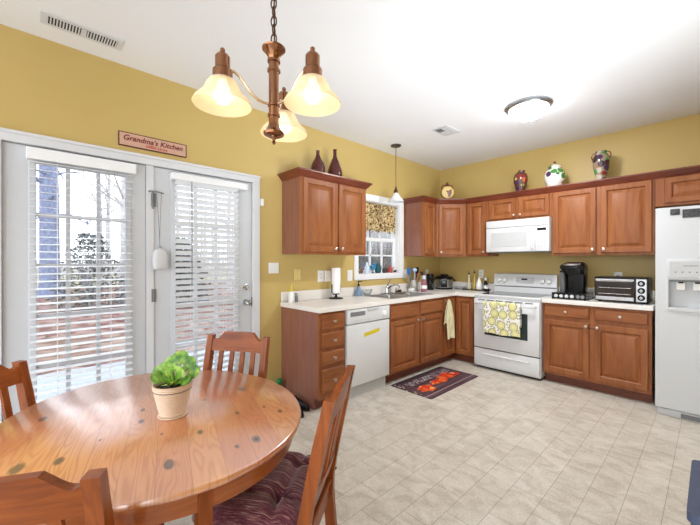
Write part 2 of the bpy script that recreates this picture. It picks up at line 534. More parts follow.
def tree_mesh(mb, x, y, h, r, seed, branches=14, twigs=3, z0=-.36, start=.35, n=6):
    rg = random.Random(seed)
    pts = []
    for i in range(7):
        f = i / 6
        pts.append(Vector((x + rg.uniform(-.25, .25) * f * h * .06, y + rg.uniform(-.25, .25) * f * h * .06, z0 + h * f)))
    mb.tube(pts, [r * (1.25 if i == 0 else 1 - .85 * i / 6) for i in range(7)], n)
    def along(f):
        g = f * 6; i = min(5, int(g)); return pts[i].lerp(pts[i + 1], g - i)
    for b in range(branches):
        f = rg.uniform(start, .95)
        p = along(f); a = rg.uniform(0, 2 * PI); L = h * rg.uniform(.09, .17) * (1.25 - f)
        br = r * (1 - .85 * f) * .5
        d = Vector((math.cos(a), math.sin(a), rg.uniform(.35, 1.1)))
        q1 = p + d * L * .5 + Vector((0, 0, rg.uniform(-.1, .1) * L)); q2 = q1 + (d + Vector((rg.uniform(-.5, .5), rg.uniform(-.5, .5), .3))) * L * .5
        mb.tube([p, q1, q2], [br, br * .6, br * .18], 5)
        for tw in range(twigs):
            g = rg.uniform(.3, 1); s = p.lerp(q1, g) if rg.random() < .5 else q1.lerp(q2, g)
            a2 = a + rg.uniform(-1.3, 1.3)
            d2 = Vector((math.cos(a2), math.sin(a2), rg.uniform(.1, 1.2))) * L * rg.uniform(.25, .5)
            mb.tube([s, s + d2], [br * .3, br * .06], 4)
    return mb
big = thing('oak_tree', 'thick grey-blue trunk of the big bare tree seen through the left door', 'tree', (-18.5, -3.99, -.36))
tb = MB().tube([(-18.5, -3.99, -.4), (-18.5, -4.0, .4), (-18.5, -4.02, 4), (-18.4, -4.05, 9)], [.52, .39, .36, .33], 14)
tb.build('trunk', M['bark'], big)
bb = MB()
rg = random.Random(3)
for i in range(26):
    z = rg.uniform(3.0, 8.5); a = rg.uniform(0, 2 * PI); L = rg.uniform(1.0, 2.6)
    p = Vector((-18.5, -4.02, z)); d = Vector((math.cos(a), math.sin(a), rg.uniform(-.15, .7)))
    p1 = p + d * L * .5; p2 = p1 + (d + Vector((0, 0, rg.uniform(-.5, .2)))) * L * .5
    bb.tube([p, p1, p2], [.09, .05, .015], 5)
    for j in range(4):
        s = p1.lerp(p2, rg.random()); a2 = a + rg.uniform(-1.2, 1.2)
        bb.tube([s, s + Vector((math.cos(a2), math.sin(a2), rg.uniform(-.3, .6))) * L * .35], [.025, .006], 4)
bb.build('branches', M['bark'], big)
# the loose dark bush behind the left door and the evergreen behind the right one
def bush(name, label, x, y, r, h, mat, n, seed, leaf=.11, z0=-.36):
    rg = random.Random(seed)
    b = thing(name, label, 'bush', (x, y, z0))
    st = MB(); lf = MB()
    for i in range(18):
        a = rg.uniform(0, 2 * PI); k = rg.uniform(.4, 1)
        st.tube([(x, y, z0), (x + math.cos(a) * r * k * .5, y + math.sin(a) * r * k * .5, z0 + h * .5), (x + math.cos(a) * r * k, y + math.sin(a) * r * k, z0 + h * rg.uniform(.6, 1))], [.035, .02, .008], 4)
    st.build('stems', M['barkfar'], b)
    for i in range(n):
        a = rg.uniform(0, 2 * PI); k = math.sqrt(rg.random()); z = rg.uniform(.02, 1)
        rr = r * k * (1 - .75 * z ** 1.6)
        c = Vector((x + math.cos(a) * rr, y + math.sin(a) * rr, z0 + h * z))
        u = Vector((rg.uniform(-1, 1), rg.uniform(-1, 1), rg.uniform(-.6, .6))).normalized() * leaf
        v = Vector((rg.uniform(-1, 1), rg.uniform(-1, 1), rg.uniform(-.6, .6))).normalized() * leaf * .55
        vs = [lf.bm.verts.new(c + d) for d in (u, v, -u, -v)]
        lf.bm.faces.new(vs)
    lf.build('foliage', mat, b)
M['evergreen'] = plain('dull_evergreen', srgb(56, 64, 58), .8, var=.3, vs=8)
M['bramble'] = plain('grey_green_leaf', srgb(96, 102, 102), .8, var=.3, vs=8)
bush('yard_bush', 'loose grey-green bush in the yard right of the big trunk, through the left door', -12.5, -3.1, 1.25, 2.7, M['bramble'], 1500, 8, .09)
bush('evergreen_bush', 'dark evergreen bush in the yard, through the left part of the right door', -11.5, -.55, 1.5, 2.6, M['evergreen'], 2600, 9, .10)
protos = []
for s in range(5):
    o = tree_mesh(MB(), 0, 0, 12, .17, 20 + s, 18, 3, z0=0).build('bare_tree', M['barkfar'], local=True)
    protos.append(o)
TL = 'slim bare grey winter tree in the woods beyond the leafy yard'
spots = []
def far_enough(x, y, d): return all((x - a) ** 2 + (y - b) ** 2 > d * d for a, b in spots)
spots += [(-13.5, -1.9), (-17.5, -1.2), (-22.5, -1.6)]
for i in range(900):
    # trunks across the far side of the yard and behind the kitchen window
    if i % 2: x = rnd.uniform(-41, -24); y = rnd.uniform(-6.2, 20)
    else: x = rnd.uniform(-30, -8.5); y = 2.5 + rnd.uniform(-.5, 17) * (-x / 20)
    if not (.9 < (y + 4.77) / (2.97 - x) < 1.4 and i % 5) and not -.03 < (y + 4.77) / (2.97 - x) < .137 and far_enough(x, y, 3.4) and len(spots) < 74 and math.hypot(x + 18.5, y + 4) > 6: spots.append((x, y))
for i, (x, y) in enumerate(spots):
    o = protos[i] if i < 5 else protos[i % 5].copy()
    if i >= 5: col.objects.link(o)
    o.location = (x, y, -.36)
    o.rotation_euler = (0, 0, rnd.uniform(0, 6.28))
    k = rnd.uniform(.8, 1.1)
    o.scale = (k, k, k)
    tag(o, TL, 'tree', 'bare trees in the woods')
# far brush line: nobody could count the stems
fb = MB()
for i in range(1500):
    y = rnd.uniform(-22, 78); x = rnd.uniform(-62, -44)
    hh = rnd.uniform(.6, 2.2) if -.05 < (y + 4.77) / (3 - x) < .16 else rnd.uniform(1.5, 7)
    fb.tube([(x, y, -.36), (x + rnd.uniform(-.6, .6), y + rnd.uniform(-.9, .9), hh)], [.10, .02], 3)
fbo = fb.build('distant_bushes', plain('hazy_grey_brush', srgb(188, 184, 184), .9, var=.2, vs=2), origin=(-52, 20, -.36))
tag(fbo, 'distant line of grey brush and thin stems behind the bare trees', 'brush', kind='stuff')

# ------------------------------------------------------------------ door blinds
def blind(name, label, y0, y1, vy0, vy1, vz0, vz1, zbot, tilt, wand):
    b = thing(name, label, 'blind', (.03, (y0 + y1) / 2, zbot))
    MB().box(-.012, .058, vy0, vy1, vz0, vz1, .004).build('valance', M['blind'], b)
    s = MB()
    z = vz0 - .012
    xc, hw, th = .029, .024, .0013
    c, sn = math.cos(tilt), math.sin(tilt)
    nsl = 0
    while z > zbot + .03 and nsl < 60:
        P = []
        for zz in (-th, th):
            for a, bb_ in ((-hw, y0), (hw, y0), (hw, y1), (-hw, y1)):
                P.append((xc + a * c - zz * sn, bb_, z + a * sn + zz * c))
        s.hexa(P)
        z -= .0475; nsl += 1
    so = s.build('slats', M['blind'], b)
    MB().box(xc - .026, xc + .026, y0, y1, zbot, zbot + .018, .004).build('bottom_rail', M['blind'], b)
    n = 2
    for k in range(n):
        y = y0 + (y1 - y0) * (.24 + .52 * k)
        MB().tube([(xc + .026, y, vz0), (xc + .026, y, zbot + .01)], .0012, 5).tube([(xc - .026, y, vz0), (xc - .026, y, zbot + .01)], .0012, 5).build('ladder_cord', M['white'], b)
    if wand:
        MB().tube([(xc + .038, wand, vz0 - .005), (xc + .04, wand, vz0 - .85)], .004, 8).build('tilt_wand', M['grey'], b)
    return b
blind('window_blind', 'white slatted blind with open slats on the left patio door', -4.76, -4.205, -4.775, -4.183, 1.967, 2.04, .26, R(-7), None)
blind('window_blind', 'white slatted blind with tilted slats on the right patio door', -3.91, -3.382, -3.942, -3.303, 1.975, 2.03, .26, R(41), -3.795)

# ------------------------------------------------------------------ text
def text_mesh(txt, size, shear=0, depth=.0008):
    cu = bpy.data.curves.new('lettering', 'FONT')
    cu.body = txt; cu.size = size; cu.shear = shear; cu.extrude = depth; cu.offset = size * .022; cu.align_x = 'CENTER'; cu.align_y = 'CENTER'
    o = bpy.data.objects.new('lettering', cu); col.objects.link(o)
    dg = bpy.context.evaluated_depsgraph_get()
    me = bpy.data.meshes.new_from_object(o.evaluated_get(dg))
    bpy.data.objects.remove(o); bpy.data.curves.remove(cu)
    return me
def place_text(name, txt, size, mat, parent, F, u, d, z, shear=0, flip=1):
    me = text_mesh(txt, size, shear)
    X = F.U * flip; N = F.N
    off = root_of(parent).location
    base = F.p(u, d, z) - off
    for v in me.vertices:
        x, y, zz = v.co
        v.co = base + X * x + Vector((0, 0, y)) + N * zz
    me.materials.clear(); me.materials.append(mat)
    o = bpy.data.objects.new(name, me); col.objects.link(o); o.parent = parent
    return o

# ------------------------------------------------------------------ wall plaque, plates, sensor, vents
M['pink'] = plain('pink_plaque_paint', srgb(200, 160, 138), .6, var=.06)
M['plaqueedge'] = plain('dark_plaque_edge', srgb(92, 42, 34), .6)
M['inkred'] = plain('dark_red_lettering', srgb(110, 28, 30), .6)
M['inkred2'] = plain('red_lettering', srgb(176, 48, 40), .6)
sg = thing('wall_sign', "long pink sign with dark edge reading Grandma's Kitchen above the patio doors", 'sign', (.006, -4.0535, 2.174))
MB().fbox(W1, -4.288, -3.819, 0.0, .012, 2.174, 2.278, .002).build('edge_board', M['plaqueedge'], sg)
MB().fbox(W1, -4.281, -3.826, .0115, .0135, 2.181, 2.271, .0005).build('painted_face', M['pink'], sg)
place_text('lettering', "Grandma's Kitchen", .053, M['inkred'], sg, W1, -4.056, .0142, 2.236, .25)
place_text('lettering', "OPEN 24 hrs", .028, M['inkred2'], sg, W1, -4.04, .0142, 2.198, .2)

def wall_plate(F, u0, u1, z0, z1, kind, label, mat, name):
    p = thing(name, label, 'outlet' if 'outlet' in name else 'switch', F.p((u0 + u1) / 2, 0, z0))
    MB().fbox(F, u0, u1, 0, .006, z0, z1, .003).build('cover_plate', mat, p)
    zc = (z0 + z1) / 2; uc = (u0 + u1) / 2
    if kind == 'duplex':
        for dz in (-.02, .02):
            MB().fbox(F, uc - .016, uc + .016, .005, .0085, zc + dz - .014, zc + dz + .014, .003).build('socket', mat, p)
            MB().fbox(F, uc - .009, uc - .006, .0083, .009, zc + dz - .006, zc + dz + .006).fbox(F, uc + .005, uc + .008, .0083, .009, zc + dz - .006, zc + dz + .006).build('slots', M['blackm'], p)
    elif kind == 'toggle2':
        for du in (-.023, .023):
            MB().fbox(F, uc + du - .005, uc + du + .005, .005, .016, zc - .002, zc + .016, .002).build('toggle', M['white'], p)
    elif kind == 'toggle':
        MB().fbox(F, uc - .005, uc + .005, .005, .016, zc - .002, zc + .016, .002).build('toggle', M['white'], p)
    elif kind == 'blank':
        for dz in (-.042, 0, .042):
            MB().lathe(F.p(uc, .006, zc + dz), [(.004, 0), (.003, .0012)], 10, F.N).build('screw', M['grey'], p)
    return p
wall_plate(W1, -3.06, -2.945, 1.206, 1.312, 'toggle2', 'white double light switch plate on the wall right of the patio doors', M['white'], 'light_switch')
wall_plate(W1, -2.762, -2.681, 1.126, 1.247, 'blank', 'almond blank cover plate on the wall under the left wall cabinet', M['almond'], 'blank_outlet_cover')
wall_plate(W1, -2.455, -2.37, 1.10, 1.226, 'duplex', 'white wall outlet just left of the paper towel roll', M['white'], 'wall_outlet')
wall_plate(W1, -2.355, -2.27, 1.10, 1.224, 'toggle', 'white switch plate partly behind the paper towel roll', M['white'], 'light_switch')
wall_plate(W1, -2.01, -1.928, 1.092, 1.222, 'toggle', 'white switch plate at the lower left corner of the kitchen window', M['white'], 'light_switch')
wall_plate(W1, -.945, -.875, 1.088, 1.212, 'toggle', 'white switch plate at the lower right corner of the kitchen window', M['white'], 'light_switch')
wall_plate(W1, -.40, -.33, 1.09, 1.205, 'duplex', 'white wall outlet above the black canister in the counter corner', M['white'], 'wall_outlet')
wall_plate(W2, .645, .715, 1.085, 1.207, 'duplex', 'white wall outlet above the white bottle left of the stove', M['white'], 'wall_outlet')
wall_plate(W2, 2.217, 2.29, 1.095, 1.207, 'duplex', 'white wall outlet with a black plug behind the toaster oven', M['white'], 'wall_outlet')
o = MB().fbox(W1, -3.153, -3.118, 0, .022, 1.855, 1.925, .004).build('door_sensor', M['white'])
tag(o, 'small white sensor box on the wall beside the right patio door casing', 'sensor')

def vent(label, x0, x1, y0, y1, along_y, gap):
    v = thing('ceiling_vent', label, 'vent', ((x0 + x1) / 2, (y0 + y1) / 2, H))
    MB().box(x0, x1, y0, y1, H - .008, H, .003).build('faceplate', M['trim'], v)
    m = .03
    a0, a1, b0, b1 = x0 + m, x1 - m, y0 + m, y1 - m
    MB().box(a0, a1, b0, b1, H - .0095, H - .0075).build('dark_opening', M['blackm'], v)
    s = MB()
    if along_y:
        mid = (b0 + b1) / 2
        s.box(a0, a1, mid - .014, mid + .014, H - .011, H - .008)
        yy = b0
        while yy < b1:
            s.box(a0, a1, yy, yy + .007, H - .012, H - .007)
            yy += gap
    else:
        k = 0
        while a0 + k < a1:
            s.box(a0 + k, a0 + k + .0165, b0, b1, H - .012, H - .007); k += gap
        MB().box(a0 + .0, a0 + .07, b0, b0 + .09, H - .0135, H - .0115).build('damper_opening', M['grey'], v)
    s.build('louvres', M['trim'], v)
vent('long white slotted vent on the ceiling above the patio doors', .195, .332, -4.715, -4.305, True, .0148)
vent('small square white vent on the ceiling near the flush light', .86, 1.05, -1.555, -1.27, False, .02)

# ------------------------------------------------------------------ cabinets
def loop(F, u0, u1, z0, z1, inset, d):
    return [F.p(u0 + inset, d, z0 + inset), F.p(u1 - inset, d, z0 + inset), F.p(u1 - inset, d, z1 - inset), F.p(u0 + inset, d, z1 - inset)]
def panel_door(F, u0, u1, z0, z1, d, parent, name='door', knob=None, mat=None, stile=.055):
    w_ = min(u1 - u0, z1 - z0)
    s = min(stile, w_ * .25)
    b = min(.028, w_ * .12)
    L = [(0, 0), (0, .015), (.004, .0195), (s - .006, .0195), (s, .014), (s + .004, .004), (s + .009, .0035), (s + .010 + b, .0165), (s + .015 + b, .0178)]
    m = MB()
    m.rings([loop(F, u0, u1, z0, z1, i, d + h) for i, h in L])
    o = m.build(name, mat or M['cherry'], parent, angle=15)
    if knob: knob_at(F, knob[0], knob[1], d + .0195, o)
    return o
def knob_at(F, u, z, d, parent):
    MB().lathe(F.p(u, d - .001, z), [(.009, 0), (.006, .004), (.005, .012), (.012, .018), (.0155, .023), (.0145, .028), (.008, .031)], 16, F.N).build('knob', M['nickel'], parent)
def slab_drawer(F, u0, u1, z0, z1, d, parent, knob=True, name='drawer'):
    L = [(0, 0), (0, .012), (.004, .0165), (.010, .0195), (.012, .0195)]
    m = MB(); m.rings([loop(F, u0, u1, z0, z1, i, d + h) for i, h in L])
    o = m.build(name, M['cherryh'], parent, angle=15)
    if knob: knob_at(F, (u0 + u1) / 2, (z0 + z1) / 2, d + .0195, o)
    return o
UB, UT = 1.392, 2.15
FD = .318
def upper(F, u0, u1, label, doors, z0=UB, z1=UT, dep=FD, name='wall_cabinet', side=None, dz0=None):
    c = thing(name, label, 'cabinet', F.p((u0 + u1) / 2, dep / 2, z0))
    MB().fbox(F, u0, u1, .001, dep - .02, z0 + .006, z1, .001).build('carcass', side or M['cherryside'], c)
    MB().fbox(F, u0, u1, dep - .02, dep, z0, z1, .0015).build('face_frame', M['cherry'], c)
    zb = z0 + .026
    for (a, b, kn) in doors:
        k = (b - .028, zb + .035) if kn == 'r' else ((a + .028, zb + .035) if kn == 'l' else None)
        panel_door(F, a, b, zb, 2.122, dep, c, knob=k)
    return c
# crown moulding: a profile swept with mitred corners
PROF = [(-.012, -.004), (.002, -.004), (.006, .006), (.012, .012), (.020, .020), (.032, .036), (.046, .050), (.052, .052), (.052, .066), (-.012, .066)]
def crown(path, z, name, mat, parent=None):
    L = []
    n = len(path)
    P = [Vector(p) for p in path]
    for i in range(n):
        def nrm(a, b):
            d = (b - a).normalized(); return Vector((d.y, -d.x))
        if i == 0: m = nrm(P[0], P[1]); k = 1
        elif i == n - 1: m = nrm(P[-2], P[-1]); k = 1
        else:
            a, b = nrm(P[i - 1], P[i]), nrm(P[i], P[i + 1])
            m = (a + b).normalized(); k = 1 / max(.3, m.dot(a))
        L.append([Vector((P[i].x + m.x * o * k, P[i].y + m.y * o * k, z + h)) for o, h in PROF])
    return MB().rings(L).build(name, mat, parent, angle=20)
# upper cabinet left of the window
cab = upper(W1, -2.905, -2.02, 'two-door cherry wall cabinet left of the kitchen window, above the drawer cabinet', [(-2.878, -2.464, 'r'), (-2.432, -2.04, 'l')])
crown([(0, -2.905), (FD, -2.905), (FD, -2.02), (0, -2.02)], 2.128, 'crown_moulding', M['cherrydk'], cab)
upper(W1, -.925, -.612, 'narrow cherry wall cabinet right of the kitchen window', [(-.895, -.64, 'l')])
# diagonal corner cabinet
c = thing('wall_cabinet', 'cherry wall cabinet set diagonally across the kitchen corner', 'cabinet', (.2, -.2, UB))
pm = MB()
poly = [(.003, -.61), (.305, -.61), (.61, -.305), (.61, -.003), (.003, -.003)]
pm.prism(poly, lambda p, z: Vector((p[0], p[1], z)), UB + .004, UT).build('carcass', M['cherryside'], c)
dl = .41
MB().fbox(DG, .0, dl, -.012, .0, UB, UT, .001).build('face_frame', M['cherry'], c)
panel_door(DG, .035, dl - .035, UB + .026, 2.122, 0, c, knob=(.062, UB + .062))
upper(W2, .612, .928, 'narrow cherry wall cabinet left of the microwave', [(.637, .90, 'r')])
c = upper(W2, .93, 1.683, 'short cherry wall cabinet with two small doors above the microwave', [], z0=1.846)
panel_door(W2, .948, 1.285, 1.873, 2.122, FD, c, knob=(1.262, 1.905), stile=.05)
panel_door(W2, 1.317, 1.662, 1.873, 2.122, FD, c, knob=(1.34, 1.905), stile=.05)
upper(W2, 1.685, 2.585, 'large two-door cherry wall cabinet above the coffee maker and toaster oven', [(1.703, 2.113, 'r'), (2.155, 2.566, 'l')])
c = upper(W2, 2.588, 3.55, 'short cherry wall cabinet above the fridge', [], z0=1.856)
panel_door(W2, 2.655, 3.06, 1.88, 2.122, FD, c)
panel_door(W2, 3.10, 3.505, 1.88, 2.122, FD, c)
cr = crown([(0, -.925), (FD, -.925), (FD, -.61), (.61, -FD), (3.55, -FD)], 2.128, 'crown_moulding', M['cherrydk'])
tag(cr, 'long dark cherry crown moulding running over the corner cabinets to the fridge', 'moulding')

# base cabinets
BD = .605
def base(F, u0, u1, label, name='base_cabinet', top=.875):
    c = thing(name, label, 'cabinet', F.p((u0 + u1) / 2, .3, 0))
    MB().fbox(F, u0, u1, .001, BD - .02, .10, top, .001).build('carcass', M['cherryside'], c)
    MB().fbox(F, u0, u1, BD - .02, BD, .098, .875, .0015).build('face_frame', M['cherry'], c)
    MB().fbox(F, u0 + .001, u1 - .001, .01, .53, 0, .102).build('toe_kick', M['toe'], c)
    return c
c = base(W1, -2.914, -2.604, 'narrow cherry base cabinet of four drawers at the end of the counter')
MB().fbox(W1, -2.9145, -2.899, .001, .535, 0, .11).build('end_panel', M['cherryside'], c)
for z0, z1 in ((.715, .86), (.55, .682), (.40, .517), (.155, .362)):
    slab_drawer(W1, -2.882, -2.622, z0, z1, BD, c)
c = base(W1, -1.98, -.905, 'wide cherry sink cabinet with two doors under the kitchen window', top=.735)
slab_drawer(W1, -1.955, -1.452, .702, .84, BD, c, False, 'false_drawer_front')
slab_drawer(W1, -1.408, -.93, .702, .84, BD, c, False, 'false_drawer_front')
panel_door(W1, -1.955, -1.452, .122, .675, BD, c, knob=(-1.475, .648))
panel_door(W1, -1.408, -.93, .122, .675, BD, c, knob=(-1.385, .648))
# L-shaped corner unit with a folding pair of doors
c = thing('base_cabinet', 'L-shaped cherry corner base cabinet between the sink cabinet and the stove', 'cabinet', (.3, -.3, 0))
pl = [(.003, -.903), (.585, -.903), (.585, -.585), (.90, -.585), (.90, -.003), (.003, -.003)]
MB().prism(pl, lambda p, z: Vector((p[0], p[1], z)), .10, .875).build('carcass', M['cherryside'], c)
ff = MB().box(.585, BD, -.903, -BD, .098, .875).box(.585, .90, -BD, -.585, .098, .875)
ff.build('face_frame', M['cherry'], c)
MB().box(.02, .53, -.902, -.02, 0, .102).box(.53, .899, -.53, -.02, 0, .102).build('toe_kick', M['toe'], c)
panel_door(W1, -.882, -.632, .115, .85, BD, c, knob=(-.86, .815), stile=.05)
panel_door(W2, .632, .872, .115, .85, BD, c, stile=.05)
c = base(W2, 1.682, 2.592, 'wide cherry base cabinet with two drawers and two doors left of the fridge')
slab_drawer(W2, 1.70, 2.112, .735, .846, BD, c)
slab_drawer(W2, 2.158, 2.568, .735, .846, BD, c)
panel_door(W2, 1.70, 2.112, .128, .69, BD, c, knob=(2.088, .662))
panel_door(W2, 2.158, 2.568, .128, .69, BD, c, knob=(2.182, .662))
MB().tube([W2.p(2.088, BD + .036, .655), W2.p(2.135, BD + .034, .645), W2.p(2.182, BD + .036, .655)], .004, 6).build('latch_strap', M['blackm'], c)

# countertops
CT, CB = .914, .877
SX0, SX1, SY0, SY1 = .11, .555, -1.86, -1.06
ct = thing('countertop', 'L-shaped cream laminate countertop with backsplash around the sink', 'countertop', (.3, -1.5, CB))
m = MB()
m.box(.002, .635, -2.924, SY0, CB, CT).box(.002, SX0, SY0, SY1, CB, CT).box(SX1, .635, SY0, SY1, CB, CT).box(.002, .635, SY1, -.002, CB, CT).box(.635, .903, -.635, -.002, CB, CT)
m.build('worktop', M['laminate'], ct)
m = MB().box(.002, .022, -2.924, -.022, CT, 1.018, .004).box(.002, .903, -.022, -.002, CT, 1.018, .004)
m.build('backsplash', M['laminate'], ct)
m = MB().box(.63, .641, -2.926, -.641, CB - .004, CT + .001, .003).box(.63, .903, -.641, -.63, CB - .004, CT + .001, .003).box(.002, .641, -2.929, -2.92, CB - .004, CT + .001, .003)
m.build('front_edge', M['laminate'], ct)
ct2 = thing('countertop', 'short cream laminate countertop under the coffee maker and toaster oven', 'countertop', (2.1, -.3, CB))
MB().box(1.678, 2.602, -.635, -.002, CB, CT).build('worktop', M['laminate'], ct2)
MB().box(1.678, 2.602, -.022, -.002, CT, 1.018, .004).build('backsplash', M['laminate'], ct2)
MB().box(1.678, 2.604, -.641, -.632, CB - .004, CT + .001, .003).build('front_edge', M['laminate'], ct2)

# sink
sk = thing('kitchen_sink', 'stainless double-bowl sink set in the counter below the window', 'sink', ((SX0 + SX1) / 2, (SY0 + SY1) / 2, CT - .19))
def tub(x0, x1, y0, y1, zt, zb, n=5, r=.05):
    def ring(i, z, rr):
        P = []
        for cx, cy, a0 in ((x1 - i - rr, y1 - i - rr, 0), (x0 + i + rr, y1 - i - rr, 90), (x0 + i + rr, y0 + i + rr, 180), (x1 - i - rr, y0 + i + rr, 270)):
            for k in range(n + 1):
                a = R(a0 + 90 * k / n); P.append((cx + rr * math.cos(a), cy + rr * math.sin(a), z))
        return P
    return [ring(0, zt, r), ring(.006, zt - .01, r), ring(.016, zb + .02, r), ring(.04, zb, r)]
yc = (SY0 + SY1) / 2
rim = MB()
rim.box(SX0 - .012, SX1 + .012, SY0 - .012, SY0 + .012, CT, CT + .005, .002).box(SX0 - .012, SX1 + .012, SY1 - .012, SY1 + .012, CT, CT + .005, .002)
rim.box(SX0 - .012, SX0 + .075, SY0 + .012, SY1 - .012, CT, CT + .005, .002).box(SX1 - .012, SX1 + .012, SY0 + .012, SY1 - .012, CT, CT + .005, .002).box(SX0 + .07, SX1 - .01, yc - .02, yc + .02, CT, CT + .005, .002)
rim.build('rim', M['steel'], sk)
for a, b in ((SY0 + .01, yc - .018), (yc + .018, SY1 - .01)):
    MB().rings(tub(SX0 + .07, SX1 - .008, a, b, CT + .002, CT - .17), False, True).build('bowl', M['steel'], sk)
fc = thing('faucet', 'low chrome kitchen faucet with a raised lever behind the sink', 'faucet', (.135, -1.45, CT + .005))
MB().box(.115, .16, -1.55, -1.35, CT + .005, CT + .018, .006, 2).lathe((.137, -1.45, CT + .016), [(.024, 0), (.022, .05), (.02, .07), (.012, .085)], 16).build('body', M['chrome'], fc)
MB().tube([(.14, -1.45, CT + .05), (.19, -1.45, CT + .10), (.26, -1.45, CT + .125), (.32, -1.45, CT + .12), (.34, -1.45, CT + .095)], .011, 10).build('spout', M['chrome'], fc)
MB().tube([(.137, -1.45, CT + .095), (.13, -1.40, CT + .15), (.12, -1.36, CT + .185)], [.012, .009, .007], 8).build('lever', M['grey'], fc)

# ------------------------------------------------------------------ dishwasher
dw = thing('dishwasher', 'white dishwasher with a yellow sticker between drawer cabinet and sink cabinet', 'dishwasher', (.3, -2.293, 0))
MB().box(.02, .575, -2.598, -1.986, .10, .87).build('body', M['applgrey'], dw)
MB().fbox(W1, -2.597, -1.987, .575, .632, .128, .72, .008, 2).build('door', M['appl'], dw)
cp = MB().fbox(W1, -2.597, -1.987, .575, .636, .728, .868, .008, 2).build('control_panel', M['appl'], dw)
MB().fbox(W1, -2.56, -2.36, .632, .639, .80, .842, .003).build('vent_grille', M['grey'], cp)
MB().lathe(W1.p(-2.075, .635, .79), [(.032, 0), (.03, .006), (.022, .016), (.005, .017)], 24, (1, 0, 0)).build('dial', M['white'], cp)
m = MB()
for k in range(4): m.fbox(W1, -2.5 + .06 * k, -2.46 + .06 * k, .635, .638, .752, .762)
m.build('push_buttons', M['applgrey'], cp)
MB().fbox(W1, -2.33, -2.17, .634, .65, .845, .862, .003).build('latch_handle', M['applgrey'], cp)
t_ = MB()
t_.hexa([W1.p(-2.37, .6322, .585), W1.p(-2.145, .6322, .612), W1.p(-2.145, .6335, .612), W1.p(-2.37, .6335, .585), W1.p(-2.37, .6322, .62), W1.p(-2.145, .6322, .647), W1.p(-2.145, .6335, .647), W1.p(-2.37, .6335, .62)])
t_.build('sticker', M['yellow'], dw)
MB().fbox(W1, -2.596, -1.988, .02, .575, .0, .122).build('kick_panel', M['applgrey'], dw)

# ------------------------------------------------------------------ range
X0, X1 = .910, 1.674
rg_ = thing('kitchen_range', 'white electric range with glass cooktop between the base cabinets', 'stove', ((X0 + X1) / 2, -.35, 0))
MB().box(X0, X1, -.648, -.03, .025, .895, .004).build('body', M['appl'], rg_)
MB().box(X0 + .01, X1 - .01, -.62, -.05, 0, .03).build('plinth', M['blackm'], rg_)
ck = MB().box(X0 - .001, X1 + .001, -.668, -.03, .893, .918, .006, 2).build('cooktop_frame', M['appl'], rg_)
MB().box(X0 + .035, X1 - .035, -.615, -.10, .9165, .9195).build('cooktop_glass', M['ovenglass'], ck)
M['burner'] = plain('burner_ring', srgb(150, 150, 150), .3)
for x, y, r_ in ((1.11, -.24, .085), (1.48, -.24, .07), (1.11, -.48, .07), (1.48, -.48, .10)):
    MB().lathe((x, y, .9193), [(r_, 0), (r_, .0006), (r_ - .004, .0006), (r_ - .004, 0)], 32, cap0=False, cap1=False).build('burner_ring', M['burner'], ck)
bgp = [(-.03, .912), (-.105, .912), (-.10, .985), (-.088, .99), (-.088, 1.0), (-.098, 1.005), (-.088, 1.13), (-.075, 1.158), (-.05, 1.168), (-.03, 1.165)]
bgd = MB().prism(bgp, lambda p, x: Vector((x, p[0], p[1])), X0, X1).build('backguard', M['appl'], rg_, angle=40)
MB().box(X0 + .003, X1 - .003, -.0935, -.085, .989, 1.001).build('shadow_gap', M['grey'], bgd)
for x in (.99, 1.06, 1.52, 1.595):
    MB().lathe((x, -.095, 1.075), [(.028, 0), (.026, .01), (.02, .026), (.006, .027)], 20, (0, -1, .08)).box(x - .004, x + .004, -.128, -.112, 1.056, 1.099, .002).build('control_knob', M['white'], bgd)
MB().box(1.20, 1.41, -.0985, -.088, 1.045, 1.125, .003).build('clock_panel', M['applgrey'], bgd)
MB().box(1.27, 1.34, -.1005, -.095, 1.087, 1.105).build('clock_display', M['black'], bgd)
od = MB().box(X0 + .004, X1 - .004, -.684, -.650, .265, .868, .007, 2).build('oven_door', M['appl'], rg_)
MB().box(1.050, 1.548, -.687, -.68, .430, .730, .002).build('window_glass', M['ovenglass'], od)
hm = MB().box(X0 + .03, X1 - .03, -.735, -.715, .805, .832, .007, 2)
hm.box(X0 + .03, X0 + .06, -.72, -.68, .806, .831, .004).box(X1 - .06, X1 - .03, -.72, -.68, .806, .831, .004)
hm.build('handle', M['appl'], od)
m = MB()
for k in range(6): m.box(X0 + .06 + .11 * k, X0 + .145 + .11 * k, -.6855, -.683, .846, .860)
m.build('vent_slots', M['grey'], od)
dr = MB().box(X0 + .004, X1 - .004, -.680, -.648, .045, .252, .008, 2).build('storage_drawer', M['appl'], rg_)
MB().lathe((X0 + .10, -.678, .185), [(.001, 0), (.011, .01), (.013, .05), (.013, .5), (.011, .55), (.001, .56)], 12, (1, 0, 0)).build('pull_lip', M['appl'], dr)
MB().box(X0 + .006, X1 - .006, -.655, -.64, .250, .268).build('shadow_gap', M['blackm'], rg_)

